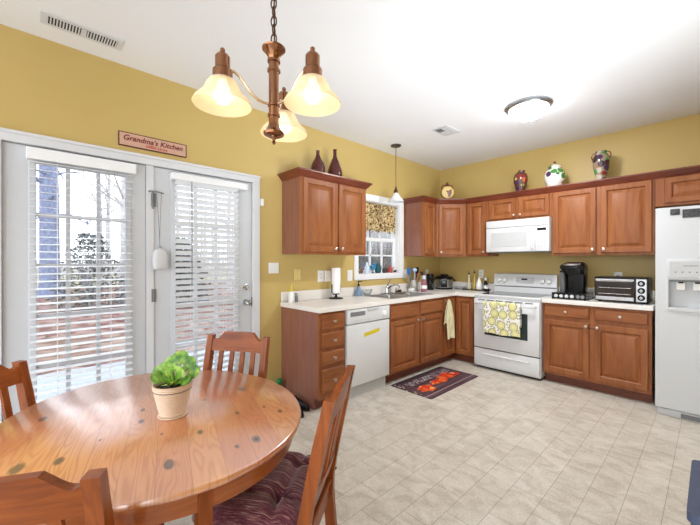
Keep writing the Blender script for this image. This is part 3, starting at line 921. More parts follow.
# ------------------------------------------------------------------ microwave
mw = thing('microwave', 'white over-the-range microwave hung under the short cabinet', 'microwave', (1.31, -.2, 1.438))
a0, a1 = .938, 1.681
MB().box(a0, a1, -.372, -.01, 1.445, 1.842, .004).build('body', M['appl'], mw)
MB().box(a0, a1, -.402, -.372, 1.752, 1.842, .006, 2).build('top_vent', M['appl'], mw)
md = MB().box(a0, 1.527, -.402, -.372, 1.447, 1.748, .006, 2).build('door', M['appl'], mw)
MB().box(1.005, 1.44, -.405, -.40, 1.51, 1.69, .001).build('door_window', M['mwglass'], md)
MB().box(1.485, 1.515, -.436, -.42, 1.475, 1.735, .006, 2).box(1.485, 1.515, -.425, -.40, 1.478, 1.50, .003).box(1.485, 1.515, -.425, -.40, 1.71, 1.732, .003).build('handle', M['appl'], md)
pn = MB().box(1.530, a1, -.402, -.372, 1.447, 1.748, .006, 2).build('control_panel', M['appl'], mw)
MB().box(1.555, 1.652, -.4045, -.40, 1.69, 1.72).build('display', M['black'], pn)
for i in range(3):
    for j in range(4): MB().box(1.562 + .031 * i, 1.582 + .031 * i, -.404, -.40, 1.50 + .042 * j, 1.518 + .042 * j, .002).build('key', M['applgrey'], pn)
MB().box(a0 + .03, a1 - .03, -.38, -.03, 1.437, 1.447).build('bottom_grille', M['grey'], mw)

# ------------------------------------------------------------------ refrigerator
fx0, fx1 = 2.632, 3.545
fr = thing('refrigerator', 'white side-by-side refrigerator with a water dispenser at the right', 'refrigerator', (3.09, -.4, 0))
MB().box(fx0 + .006, fx1 - .006, -.715, -.03, .05, 1.765, .006, 2).build('cabinet_body', M['fridge'], fr)
s0, s1 = 2.705, 2.985
ym, yf = -.73, -.80
# freezer door: built around the dispenser's recess
fd = MB()
fd.box(fx0, s0 + .012, yf, ym + .008, .072, 1.782).box(s1 - .012, 3.03, yf, ym + .008, .072, 1.782)
fd.box(s0 + .012, s1 - .012, yf, ym + .008, .072, .93).box(s0 + .012, s1 - .012, yf, ym + .008, 1.17, 1.782).box(s0, s1, ym, ym + .008, .92, 1.18)
fdo = fd.build('freezer_door', M['fridge'], fr)
MB().box(3.036, fx1, yf, ym + .008, .072, 1.782, .012, 3).build('fridge_door', M['fridge'], fr)
dp_ = MB()
dp_.box(s0, s1, yf - .010, yf + .002, 1.172, 1.345, .005, 2).box(s0, s0 + .014, yf - .010, yf + .002, .92, 1.172, .004).box(s1 - .014, s1, yf - .010, yf + .002, .92, 1.172, .004)
dp_.prism([(s0, .935), (s0, .918), (s0 + .07, .908), (s0 + .21, .908), (s1, .918), (s1, .935)], lambda p, y: Vector((p[0], y, p[1])), yf - .012, yf + .002)
dpo = dp_.build('dispenser_frame', M['fridge'], fdo)
MB().box(s0 + .015, s1 - .015, yf - .0115, yf - .008, 1.19, 1.325, .002).build('dispenser_panel', M['applgrey'], dpo)
m = MB()
for k in range(5): m.lathe((s0 + .055 + .042 * k, yf - .011, 1.235), [(.006, 0), (.005, .002)], 12, (0, -1, 0))
m.box(s0 + .10, s0 + .19, yf - .0125, yf - .011, 1.285, 1.290)
m.build('dispenser_buttons', M['grey'], dpo)
for x in (s0 + .085, s0 + .185):
    MB().box(x - .028, x + .028, yf + .02, yf + .026, 1.085, 1.15, .003).build('dispenser_paddle', M['white'], dpo)
    MB().lathe((x, yf + .03, 1.14), [(.018, 0), (.022, .03)], 14).build('spout', M['blackm'], dpo)
MB().box(s0 + .014, s1 - .014, yf + .004, ym, 1.155, 1.17).build('recess_ceiling', M['grey'], dpo)
MB().box(s0 + .014, s1 - .014, yf - .004, ym, .93, .938).build('drip_tray', M['applgrey'], dpo)
MB().box(2.992, 3.018, yf - .05, yf - .03, .50, 1.62, .008, 2).box(2.994, 3.016, yf - .035, yf, .51, .54, .004).box(2.994, 3.016, yf - .035, yf, 1.58, 1.61, .004).build('door_handle', M['fridge'], fdo)
gk = MB().box(fx0 + .012, fx1 - .012, -.775, -.72, .0, .058, .006, 2).build('base_grille', M['fridge'], fr)
m = MB()
m.box(fx0 + .16, fx1 - .05, -.778, -.77, .010, .046)
m.build('grille_slots', M['grey'], gk)
M['chalk'] = None
t = Nt('chalkboard_magnet')
vv = t.noise(t.co(scale=(60, 60, 90)), 2.2, 5, .7, 2)
t.color(t.ramp(vv, [(.50, srgb(44, 46, 50)), (.58, srgb(60, 62, 66)), (.64, srgb(196, 198, 200))]))
t.set(Roughness=.6)
M['chalk'] = t.m
o = MB().box(2.725, 2.785, yf - .008, yf - .0005, 1.715, 1.766, .006, 2).build('fridge_magnet', M['chalk'])
tag(o, 'small dark rounded magnet at the top left of the fridge door', 'magnet')
o = MB().box(2.80, 2.925, yf - .006, yf - .0005, 1.686, 1.756, .002).build('fridge_magnet', M['chalk'])
tag(o, 'dark rectangular chalkboard magnet on the fridge door, right of the small one', 'magnet')

# ------------------------------------------------------------------ table
tx, ty, tz = 1.5014, -4.3974, .74
ang = math.atan2(.2642, .9645)
A_, B_ = .5751, .4975
grain = math.atan2(-.265, .964)
tb = thing('dining_table', 'oval varnished pine dining table with visible planks and dark knots', 'table', (tx, ty, 0), grain)
def ell(k, n=96, z=0, grow=0):
    P = []
    for i in range(n):
        a = 2 * PI * i / n
        x, y = (A_ * k + grow) * math.cos(a), (B_ * k + grow) * math.sin(a)
        th = ang - grain
        P.append((x * math.cos(th) - y * math.sin(th), x * math.sin(th) + y * math.cos(th), z))
    return P
top = MB().rings([ell(1, z=tz - .026, grow=-.012), ell(1, z=tz - .021, grow=-.003), ell(1, z=tz - .012), ell(1, z=tz - .005, grow=-.002), ell(1, z=tz, grow=-.008)])
top.build('tabletop', M['pine'], tb, local=True, angle=50)
ap = MB()
o1, o2 = ell(1, z=tz - .088, grow=-.032), ell(1, z=tz - .026, grow=-.032)
i1, i2 = ell(1, z=tz - .088, grow=-.052), ell(1, z=tz - .026, grow=-.052)
ap.rings([i2, i1, o1, o2], False, False)
ap.build('apron', M['pineapron'], tb, local=True)
for a in (0, 90, 180, 270):
    wa = R(a - 2.5)
    th = ang
    # leg sits on the apron in the direction wa (world), tapering to the floor
    ca, sa = math.cos(wa - th), math.sin(wa - th)
    rr = 1 / math.sqrt((ca / (A_ - .046)) ** 2 + (sa / (B_ - .046)) ** 2)
    lx, ly = rr * math.cos(wa - grain), rr * math.sin(wa - grain)
    U = Vector((math.cos(wa - grain), math.sin(wa - grain), 0)); V = Vector((-U.y, U.x, 0))
    L = []
    for z, h in ((0, .013), (.03, .014), (tz - .11, .0185), (tz - .027, .0185)):
        c_ = Vector((lx, ly, z))
        L.append([c_ + U * h + V * h, c_ - U * h + V * h, c_ - U * h - V * h, c_ + U * h - V * h])
    MB().rings(L).build('leg', M['pinechair'], tb, local=True)

# ------------------------------------------------------------------ chairs
def back_y(z):
    # rake of the back posts: upright below the seat, leaning back above it
    if z < .42: return -.185 - .045 * (1 - z / .42) ** 1.5
    return -.185 - .095 * ((z - .42) / .48) ** 1.15
def make_chair(label):
    t = thing('dining_chair', label, 'chair', (0, 0, 0), 0, None)
    zs = (0, .12, .25, .38, .46, .56, .66, .76, .84, .897)
    for s in (-1, 1):
        L = []
        for z in zs:
            x = s * (.172 if z > .42 else .175); y = back_y(z)
            hx, hy = .0165, .020 - (.003 if z > .8 else 0)
            L.append([(x - hx, y - hy, z), (x + hx, y - hy, z), (x + hx, y + hy, z), (x - hx, y + hy, z)])
        leg = MB().rings(L).build('rear_post', M['pinechair'], t, local=True)
        MB().lathe((s * .1856, back_y(.82), .82), [(.006, 0), (.005, .001)], 10, (s, 0, 0)).build('screw_plug', M['blackm'], leg, local=True)
    for s in (-1, 1):
        L = []
        for z, h in ((0, .015), (.1, .017), (.40, .02)):
            x, y = s * .172, .128
            L.append([(x - h, y - h, z), (x + h, y - h, z), (x + h, y + h, z), (x - h, y + h, z)])
        MB().rings(L).build('front_leg', M['pinechair'], t, local=True)
    # crest rail with a humped top between concave shoulders
    def crest(x):
        a = abs(x)
        if a > .150: return .868
        if a > .088:
            k = (.150 - a) / .062
            return .868 - .010 * math.sin(PI * min(1, k * 1.25)) * (1 - k) + .038 * (k ** 1.7)
        return .906
    n = 36
    front, bk = [], []
    for i in range(n + 1):
        x = -.159 + .318 * i / n
        ztop = crest(x) + .010; zb = .812
        bow = -.012 * (1 - (x / .16) ** 2)
        front.append((x, zb, ztop, bow))
    L = []
    for x, zb, ztop, bow in front:
        yb, yt = back_y(zb) + bow, back_y(ztop) + bow
        L.append([(x, yb - .011, zb), (x, yb + .011, zb), (x, yt + .011, ztop), (x, yt - .011, ztop)])
    MB().rings(L).build('crest_rail', M['pinerail'], t, local=True)
    # lower back rail
    L = []
    for i in range(13):
        x = -.159 + .318 * i / 12; bow = -.010 * (1 - (x / .16) ** 2)
        zb = .535 + .014 * (1 - (x / .16) ** 2); zt = .585
        L.append([(x, back_y(zb) + bow - .010, zb), (x, back_y(zb) + bow + .010, zb), (x, back_y(zt) + bow + .010, zt), (x, back_y(zt) + bow - .010, zt)])
    MB().rings(L).build('lower_rail', M['pinerail'], t, local=True)
    for k in range(4):
        x = -.099 + .066 * k
        bow = -.011 * (1 - (x / .16) ** 2)
        L = []
        for z in (.575, .65, .73, .822):
            y = back_y(z) + bow
            L.append([(x - .0125, y - .006, z), (x + .0125, y - .006, z), (x + .0125, y + .006, z), (x - .0125, y + .006, z)])
        MB().rings(L).build('slat', M['pinechair'], t, local=True)
    st = MB()
    st.rings([[(-.19, .155, .425), (.19, .155, .425), (.185, -.200, .425), (-.185, -.200, .425)], [(-.192, .158, .432), (.192, .158, .432), (.187, -.202, .432), (-.187, -.202, .432)], [(-.192, .158, .438), (.192, .158, .438), (.187, -.202, .438), (-.187, -.202, .438)], [(-.188, .153, .444), (.188, .153, .444), (.182, -.197, .444), (-.182, -.197, .444)]])
    st.build('seat', M['pinerail'], t, local=True)
    sr = MB().box(-.165, .165, .120, .138, .365, .426).box(-.165, .165, -.195, -.177, .365, .426).box(-.183, -.165, -.17, .12, .365, .426).box(.165, .183, -.17, .12, .365, .426)
    sr.build('seat_rail', M['pinerail'], t, local=True)
    MB().box(-.180, -.166, -.20, .12, .17, .2).box(.166, .180, -.20, .12, .17, .2).box(-.17, .17, -.04, -.022, .175, .195).build('stretcher', M['pinerail'], t, local=True)
    return t
def set_chair(c, x, y, nx, ny):
    # local -y (the back) points along (nx, ny)
    c.location = (x, y, 0)
    c.rotation_euler = (0, 0, math.atan2(ny, nx) + PI / 2)
G = 'dining chairs around the table'
ch = make_chair('pine slat-back chair with a plum cushion, at the right of the table')
ch['group'] = G
set_chair(ch, 1.84, -4.117, .81, .585)
for lab, x, y, nx, ny in (('pine slat-back chair on the far side of the table, before the right patio door', 1.267, -4.122, -.56, .83),
                          ('pine slat-back chair at the left edge, before the left patio door', 1.270, -4.740, -.75, -.66),
                          ('pine slat-back chair nearest the camera, its crest rail at the lower left', 1.796, -4.682, .866, -.5)):
    c = copy_tree(ch)
    c['label'] = lab
    set_chair(c, x, y, nx, ny)
# plum cushion: tufted, with fine woven stripes
t = Nt('plum_stripe_fabric')
v = t.co()
w1 = t.n('ShaderNodeTexWave', wave_type='BANDS', bands_direction='X'); w1.inputs['Scale'].default_value = 22; w1.inputs['Distortion'].default_value = .8; w1.inputs['Detail'].default_value = 2; w1.inputs['Detail Scale'].default_value = 3
t.l(v, w1.inputs['Vector'])
nz = t.noise(t.co(scale=(400, 30, 30)), 1, 3, .7)
c0 = t.ramp(nz, [(.3, srgb(66, 32, 40)), (.46, srgb(108, 58, 68)), (.58, srgb(128, 76, 80)), (.68, srgb(180, 144, 128))])
c1 = t.mix(t.math('MULTIPLY', w1.outputs['Fac'], .55), c0, srgb(84, 32, 52))
thr = t.noise(t.co(scale=(210, 6, 6)), 1, 2, .6)
c1 = t.mix(t.ramp(thr, [(.60, (0, 0, 0, 1)), (.68, (.6, .6, .6, 1))]), c1, srgb(206, 168, 146))
wv = t.noise(t.co(scale=(300, 300, 300)), 1, 2)
t.color(t.mix(t.math('MULTIPLY', wv, .18), c1, srgb(44, 18, 26)))
t.set(Roughness=.9, Specular_IOR_Level=.15, Sheen_Weight=.4)
t.bump(wv, .35, .002)
M['plum'] = t.m
def cushion():
    n = 40
    m = MB()
    def top(u, v):
        # rounded rectangle mapped from a square
        x, y = (u * 2 - 1), (v * 2 - 1)
        sq = .205
        p = 5
        k = (abs(x) ** p + abs(y) ** p) ** (1 / p) if (x or y) else 1
        mx = max(abs(x), abs(y), 1e-6)
        sc_ = mx / k if k else 1
        X, Y = x * sc_ * sq, y * sc_ * sq
        e = 1 - min(1, mx) ** 4
        h = .085 * e ** .5
        for a in (-.5, .5):
            for b in (-.5, .5):
                d2 = ((x - a) ** 2 + (y - b) ** 2)
                h -= .042 * math.exp(-d2 / .018) + .014 * math.exp(-min((x - a) ** 2, (y - b) ** 2) / .006) * math.exp(-d2 / .5)
        return X, Y, max(h, -.002 if e > .02 else 0)
    m.sheet(n, n, lambda u, v: Vector((top(u, v)[0], top(u, v)[1], .452 + .012 + top(u, v)[2])))
    def bot(u, v):
        X, Y, h = top(u, v)
        x, y = (u * 2 - 1), (v * 2 - 1)
        e = 1 - max(abs(x), abs(y)) ** 4
        return Vector((X, Y, .464 - .019 * e ** .5))
    m.sheet(n, n, bot)
    return m
cu = thing('seat_cushion', 'plum striped tufted cushion on the chair at the right of the table', 'cushion', (1.84, -4.117, 0), math.atan2(.585, .81) + PI / 2)
cm = cushion().build('pad', M['plum'], cu, local=True, angle=80, weld=True)
cm.location = (0, .012, 0)
for s in (-1, 1):
    MB().tube([(s * .16, -.175, .47), (s * .168, -.20, .475), (s * .185, -.215, .468), (s * .196, -.2, .45)], .004, 6).build('tie', M['plum'], cu, local=True)

# ------------------------------------------------------------------ potted plant on the table
px_, py_ = 1.568, -4.368
pp = thing('potted_plant', 'green succulent in a ribbed beige pot on the dining table', 'plant', (px_, py_, tz))
M['pot'] = plain('beige_ceramic', srgb(222, 196, 170), .5, var=.05, vs=20)
M['soil'] = plain('dark_soil', srgb(58, 44, 36), .95, var=.4, vs=70, bump=.5)
prof = [(.044, .0), (.048, .004)]
for i in range(13):
    f_ = i / 12
    r_ = .046 + .022 * f_
    prof += [(r_ + .0012, .008 + .098 * f_), (r_ - .0008, .012 + .098 * f_)]
prof += [(.0695, .112), (.0695, .117), (.065, .117), (.063, .10)]
MB().lathe((px_, py_, tz + .006), prof, 36, cap1=False).build('pot', M['pot'], pp, angle=60)
MB().lathe((px_, py_, tz + .0), [(.03, .0005), (.050, .0005), (.053, .004), (.052, .006), (.04, .006)], 28).build('saucer', M['pot'], pp)
so = MB()
so.lathe((px_, py_, tz + .104), [(.067, -.004), (.060, .004), (.035, .009), (.01, .011)], 20)
rg = random.Random(2)
for i in range(30):
    a = rg.uniform(0, 6.28); r_ = .055 * math.sqrt(rg.random())
    so.ball((px_ + r_ * math.cos(a), py_ + r_ * math.sin(a), tz + .112), rg.uniform(.004, .009), 1)
so.build('soil', M['soil'], pp)
t = Nt('succulent_leaf')
f = t.noise(t.co(), 30, 3)
t.color(t.ramp(f, [(.34, srgb(62, 112, 30)), (.5, srgb(112, 162, 50)), (.66, srgb(178, 206, 96))]))
t.set(Roughness=.38, Subsurface_Weight=.05)
M['leaf'] = t.m
def leaf(base, tip_dir, face, length, width):
    d = Vector(tip_dir).normalized()
    up = (Vector(face) - d * Vector(face).dot(d)).normalized()
    side = d.cross(up).normalized()
    m = MB()
    n, k = 14, 12
    def surf(sgn):
        def fn(u, v):
            a = u * 2 - 1
            # a broad rounded spoon on a narrow foot
            w_ = width * (.16 * (1 - v) ** 2 + math.sqrt(max(0, 1 - ((v - .60) / .41) ** 2)) * min(1, .25 + v * 1.4)) if v > .2 else width * (.16 * (1 - v) ** 2 + .10 + .9 * v)
            y = a * w_
            th = .0045 * math.sqrt(max(0, 1 - a * a)) * (1 - .5 * v)
            cup = .22 * y * y / width - .10 * length * v * v
            return Vector(base) + d * length * v + side * y + up * (cup + sgn * th)
        return fn
    m.sheet(n, k, surf(1)); m.sheet(n, k, surf(-1))
    return m
st = MB()
bz = tz + .112
c0 = Vector((px_ + .004, py_ + .004, bz))
cv_ = Vector((math.cos(.8149), math.sin(.8149), 0))      # sideways across the table
fw_ = Vector((-math.sin(.8149), math.cos(.8149), 0))     # away from the near edge
Z_ = Vector((0, 0, 1))
# sideways, away, up of each leaf's direction; its face; stem, length and half width
leaves = [(-.95, .1, .75, -.2, -.8, .55, .045, .058, .028), (-.62, -.5, .55, -.1, -.6, .8, .036, .056, .027), (-.35, .45, 1.1, 0, -.95, .3, .058, .058, .028),
          (.12, .55, 1.5, .1, -1, .25, .072, .058, .029), (.55, .35, 1.0, .1, -.85, .5, .058, .060, .029), (1.0, .1, .72, .2, -.7, .7, .050, .060, .029),
          (.85, -.45, .42, .2, -.6, .8, .042, .055, .027), (.22, -.85, .42, 0, -.6, .8, .030, .060, .030), (-.1, -.25, 1.1, 0, -.85, .5, .045, .050, .025),
          (.5, -.4, .85, .2, -.75, .6, .042, .054, .027), (-.5, -.15, 1.0, -.1, -.85, .5, .046, .052, .026), (.75, .6, .5, .2, -.5, .8, .04, .055, .026), (-.7, .6, .5, -.2, -.4, .9, .04, .055, .026)]
for a, b, h, fa, fb_, fh, sl, L_, w_ in leaves:
    d = (cv_ * a + fw_ * b + Z_ * h).normalized()
    stem_end = c0 + d * sl
    st.tube([c0 + Vector((0, 0, -.012)), c0 + Vector((0, 0, .004)) + d * .012, stem_end + d * .006], [.006, .005, .004], 6)
    leaf(stem_end, d, cv_ * fa + fw_ * fb_ + Z_ * fh, L_, w_).build('leaf', M['leaf'], pp, angle=70, weld=True)
st.build('stem', M['leaf'], pp)

# ------------------------------------------------------------------ chandelier
cx_, cy_ = 1.918, -4.140
cl = thing('chandelier', 'copper three-light chandelier with bell glass shades hanging over the table', 'chandelier', (cx_, cy_, 1.736))
MB().lathe((cx_, cy_, 1.736), [(.002, -.004), (.007, .002), (.004, .010), (.007, .016), (.012, .022), (.013, .03)], 16).build('finial', M['copper'], cl)
MB().lathe((cx_, cy_, 1.761), [(.026, .0), (.034, .004), (.036, .012), (.028, .020), (.021, .032), (.0175, .044), (.0175, .066), (.0215, .068), (.0215, .076), (.0175, .078),
    (.0175, .102), (.021, .104), (.021, .111), (.0175, .113), (.0175, .222), (.0225, .225), (.0225, .233), (.0175, .236), (.0175, .256), (.022, .258), (.022, .266), (.019, .268), (.021, .278), (.030, .292), (.040, .302), (.041, .307), (.032, .314), (.012, .320), (.010, .324)], 28).build('column', M['copper'], cl)
z = 2.086
k = 0
ch_ = MB()
while z < H - .04:
    a = PI / 2 * (k % 2) + .6
    pts = []
    for i in range(14):
        th = 2 * PI * i / 14
        r1, r2 = .010, .019
        pts.append((cx_ + math.cos(a) * r1 * math.cos(th), cy_ + math.sin(a) * r1 * math.cos(th), z + .015 + r2 * math.sin(th)))
    ch_.tube(pts, .0026, 6, closed=True)
    z += .031; k += 1
M['bronze'] = plain('dark_bronze_chain', srgb(104, 78, 62), .35, 1)
ch_.build('chain', M['bronze'], cl)
MB().tube([(cx_ + .004, cy_, 2.08), (cx_ - .004, cy_ + .003, 2.4), (cx_ + .003, cy_, H - .03)], .003, 6).build('cord', M['bronze'], cl)
MB().lathe((cx_, cy_, H - .03), [(.012, 0), (.05, .008), (.062, .024), (.062, .0295)], 28).build('ceiling_canopy', M['copper'], cl)
t = Nt('alabaster_glass_shade')
f = t.noise(t.co(), 26, 4)
em = t.ramp(f, [(.3, (1, .80, .50, 1)), (.7, (1, .90, .66, 1))])
t.color(srgb(244, 228, 196))
t.l(em, t.b.inputs['Emission Color'])
t.set(Emission_Strength=SHADE, Roughness=.3)
tr_n = t.n('ShaderNodeBsdfTransparent'); tr_n.inputs[0].default_value = (1, .95, .82, 1)
mx_n = t.n('ShaderNodeMixShader'); mx_n.inputs[0].default_value = .40
t.l(t.b.outputs[0], mx_n.inputs[1]); t.l(tr_n.outputs[0], mx_n.inputs[2]); t.l(mx_n.outputs[0], t.out.inputs[0])
M['shade'] = t.m
M['bulb'] = glow('lit_bulb', (1, .94, .80, 1), BULB)
fwv = math.atan2(.686, -.728)
AR = .170
for i, da in enumerate((0, 120, 240)):
    a = fwv + R(da) - R(1)
    dx, dy = math.cos(a), math.sin(a)
    ex, ey = cx_ + dx * AR, cy_ + dy * AR
    pts = [(.012, 1.871), (.035, 1.872), (.055, 1.877), (.078, 1.893), (.098, 1.918), (.115, 1.939), (.132, 1.951), (.150, 1.953), (.160, 1.951)]
    arm = MB().tube([(cx_ + dx * r_, cy_ + dy * r_, z_) for r_, z_ in pts], .0052, 8).build('arm', M['copperlt'], cl)
    sk_ = MB().lathe((ex, ey, 1.915), [(.026, -.004), (.031, .0), (.031, .030), (.027, .034), (.0235, .036), (.0235, .074), (.018, .082), (.008, .085), (.004, .088), (.0078, .093), (.0078, .100), (.003, .105)], 24).build('socket_cup', M['copper'], cl)
    sh = MB().lathe((ex, ey, 1.831), [(.0905, .0), (.0925, .003), (.086, .016), (.073, .030), (.063, .040), (.058, .048), (.052, .064), (.042, .080), (.029, .088), (.028, .0855), (.039, .078), (.049, .063), (.055, .047), (.060, .039), (.070, .029), (.083, .015), (.0895, .002)], 40, cap0=False, cap1=False)
    sh.rings([[(ex + .0905 * math.cos(2 * PI * j / 40), ey + .0905 * math.sin(2 * PI * j / 40), 1.831) for j in range(40)], [(ex + .0895 * math.cos(2 * PI * j / 40), ey + .0895 * math.sin(2 * PI * j / 40), 1.833) for j in range(40)]], False, False)
    sho = sh.build('glass_shade', M['shade'], cl, angle=60)
    MB().lathe((ex, ey, 1.837), [(.002, 0), (.016, .003), (.0255, .013), (.029, .026), (.026, .042), (.017, .060), (.013, .070), (.013, .080)], 20).build('bulb', M['bulb'], sho)

# ------------------------------------------------------------------ flush ceiling light, pendant
lx, ly = 1.80, -1.39
M['ringmetal'] = plain('dark_nickel_ring', srgb(176, 180, 186), .3, 1)
fl = thing('ceiling_light', 'round flush-mount ceiling light with a white glass dome and nickel ring', 'ceiling light', (lx, ly, H - .13))
MB().lathe((lx, ly, H), [(.190, 0), (.196, -.006), (.196, -.014), (.188, -.022), (.182, -.024), (.176, -.034), (.168, -.037), (.155, -.034)], 48).build('ring', M['ringmetal'], fl)
pr = []
for i in range(10):
    a = PI / 2 * i / 9
    pr.append((.164 * math.cos(a) + .001, -.036 - .086 * math.sin(a)))
# frosted glass bowl: glow split into bright bottom and dim side, limiting the ceiling halo
M['domeside'] = glow('lit_dome_side_glass', (.98, .98, 1, 1), 19.0)
M['dome'] = glow('lit_dome_glass', (.96, .98, 1, 1), FLUSH)
MB().lathe((lx, ly, H), pr[:6], 48, cap0=False, cap1=False).build('glass_side', M['domeside'], fl, angle=80)
MB().lathe((lx, ly, H), pr[5:6] + [(.09, -.1085), (.06, -.1145), (.03, -.119), (.001, -.1215)], 48, cap0=False).build('glass_bottom', M['dome'], fl, angle=80)
MB().lathe((lx, ly, H - .120), [(.010, 0), (.009, -.008), (.004, -.014)], 14).build('finial', M['nickel'], fl)

gx, gy = .27, -1.435
M['pendmetal'] = plain('dark_pendant_nickel', srgb(112, 112, 110), .3, 1)
pd = thing('pendant_light', 'small pendant light with a white glass cone shade before the kitchen window', 'pendant', (gx, gy, 2.065))
MB().lathe((gx, gy, H), [(.064, 0), (.066, -.006), (.054, -.018), (.02, -.026), (.006, -.03)], 28).build('ceiling_canopy', M['pendmetal'], pd)
MB().tube([(gx, gy, H - .025), (gx, gy, 2.25)], .0042, 8).build('rod', M['bronze'], pd)
MB().lathe((gx, gy, 2.17), [(.026, 0), (.026, .035), (.02, .045), (.013, .055), (.011, .08), (.006, .085)], 18).build('socket', M['bronze'], pd)
t = Nt('frosted_pendant_glass')
t.color(srgb(232, 236, 240)); t.set(Roughness=.25)
f = t.noise(t.co(), 20, 3)
t.l(t.ramp(f, [(.3, srgb(214, 220, 226)), (.7, srgb(240, 243, 246))]), t.b.inputs['Base Color'])
M['pendshade'] = t.m
MB().lathe((gx, gy, 2.065), [(.100, 0), (.102, .003), (.090, .02), (.064, .055), (.042, .085), (.026, .108), (.024, .106), (.038, .083), (.062, .053), (.088, .018)], 36, cap0=False, cap1=False).build('glass_shade', M['pendshade'], pd, angle=60)
MB().lathe((gx, gy, 2.085), [(.003, 0), (.02, .008), (.024, .025), (.014, .06), (.012, .085)], 16).build('bulb', M['white'], pd)

# ------------------------------------------------------------------ curtain valance and things on the window sill
t = Nt('leaf_print_fabric')
v = t.co(scale=(1, 1, 1))
n1 = t.noise(v, 40, 3, .6, 1.0)
t.color(t.ramp(n1, [(.38, srgb(62, 44, 28)), (.46, srgb(120, 84, 42)), (.52, srgb(214, 190, 140)), (.60, srgb(226, 208, 164)), (.68, srgb(150, 108, 56))]))
t.set(Roughness=.85, Specular_IOR_Level=.15)
M['print'] = t.m
va = thing('curtain_valance', 'short brown leaf-print valance across the top of the kitchen window', 'curtain', (-.03, -1.44, 1.70))
def vfn(off):
    def fn(u, v):
        y = -1.815 + .735 * u
        z = 2.075 - (.355 + .018 * math.sin(u * 40)) * v
        x = -.026 + (.005 + .011 * v) * math.sin(u * 62 + .8 * math.sin(v * 3)) + off
        if v < .1: x += .006 * math.sin(v * 30)
        return Vector((x, y, z))
    return fn
m = MB(); m.sheet(120, 12, vfn(0)); m.sheet(120, 12, vfn(-.002))
m.build('fabric', M['print'], va, angle=80)
MB().tube([(-.028, WY0 + .01, 2.06), (-.028, WY1 - .01, 2.06)], .005, 8).build('curtain_rod', M['bronze'], va)

M['teal'] = plain('blue_glaze', srgb(36, 130, 176), .3)
M['tealdk'] = plain('teal_glass', srgb(22, 84, 96), .25)
M['redcup'] = plain('red_glaze', srgb(178, 72, 60), .35)
M['brownfig'] = plain('brown_figurine', srgb(120, 84, 66), .6, var=.25)
M['darkpot'] = plain('dark_pot', srgb(58, 50, 50), .5)
M['bluewhite'] = plain('pale_blue_glass', srgb(206, 218, 236), .25)
zs_ = WZ0 + .008
def fig(x, y, k, label):
    o = thing('animal_figurine', label, 'figurine', (x, y, zs_))
    MB().ball((x, y, zs_ + .022 * k), .022 * k, 2, (.8, 1.2, 1)).ball((x, y + .022 * k, zs_ + .048 * k), .014 * k, 2).lathe((x, y + .018 * k, zs_ + .055 * k), [(.005, 0), (.001, .014)], 6).build('body', M['brownfig'], o)
fig(-.03, -1.775, .9, 'smallest brown figurine at the left end of the window sill')
fig(-.035, -1.735, 1.2, 'larger brown figurine on the window sill beside the pale blue bottle')
o = MB().lathe((-.03, -1.64, zs_), [(.03, 0), (.034, .01), (.034, .07), (.02, .10), (.013, .12), (.013, .14), (.016, .143)], 20).build('glass_bottle', M['bluewhite'])
tag(o, 'pale blue bottle on the window sill beside the brown figurines', 'bottle')
bw = thing('bird_figurine', 'bright blue bird ornament on the window sill', 'figurine', (-.03, -1.53, zs_))
MB().ball((-.03, -1.53, zs_ + .075), .036, 2, (.8, 1.1, .95)).ball((-.03, -1.50, zs_ + .118), .022, 2).build('body', M['teal'], bw)
MB().lathe((-.03, -1.53, zs_), [(.024, 0), (.02, .008), (.006, .014), (.006, .05)], 14).build('stand', M['tealdk'], bw)
MB().tube([(-.03, -1.56, zs_ + .08), (-.03, -1.6, zs_ + .10)], [.014, .003], 6).build('tail', M['tealdk'], bw)
jg = thing('glass_jug', 'dark teal glass jug on the window sill right of the blue bird', 'jug', (-.03, -1.435, zs_))
MB().lathe((-.03, -1.435, zs_), [(.03, 0), (.042, .02), (.044, .05), (.032, .09), (.026, .11), (.03, .125)], 20).build('body', M['tealdk'], jg)
MB().tube([(-.03, -1.405, zs_ + .105), (-.03, -1.375, zs_ + .10), (-.03, -1.37, zs_ + .06), (-.03, -1.395, zs_ + .04)], .005, 8).build('handle', M['tealdk'], jg)
o = MB().lathe((-.03, -1.295, zs_), [(.028, 0), (.036, .01), (.04, .04), (.034, .062), (.03, .062), (.03, .05)], 20).build('small_pot', M['darkpot'])
tag(o, 'small black pot on the window sill left of the red can', 'pot')
rc = thing('watering_can', 'small red watering can ornament on the window sill', 'watering can', (-.03, -1.19, zs_))
MB().lathe((-.03, -1.19, zs_), [(.036, 0), (.036, .005), (.030, .068), (.032, .072), (.026, .07)], 20).build('body', M['redcup'], rc)
MB().tube([(-.03, -1.165, zs_ + .02), (-.03, -1.13, zs_ + .05), (-.03, -1.115, zs_ + .075)], [.007, .005, .008], 8).build('spout', M['redcup'], rc)
MB().tube([(-.03, -1.215, zs_ + .065), (-.03, -1.21, zs_ + .10), (-.03, -1.19, zs_ + .11), (-.03, -1.168, zs_ + .065)], .004, 6).build('handle', M['redcup'], rc)
o = MB().ball((-.03, -1.085, zs_ + .018), .022, 2, (.6, 1.5, .8)).lathe((-.03, -1.065, zs_ + .02), [(.012, 0), (.002, .022)], 8).build('bird_ornament', M['darkpot'])
tag(o, 'tiny dark ornament at the right end of the window sill', 'ornament')

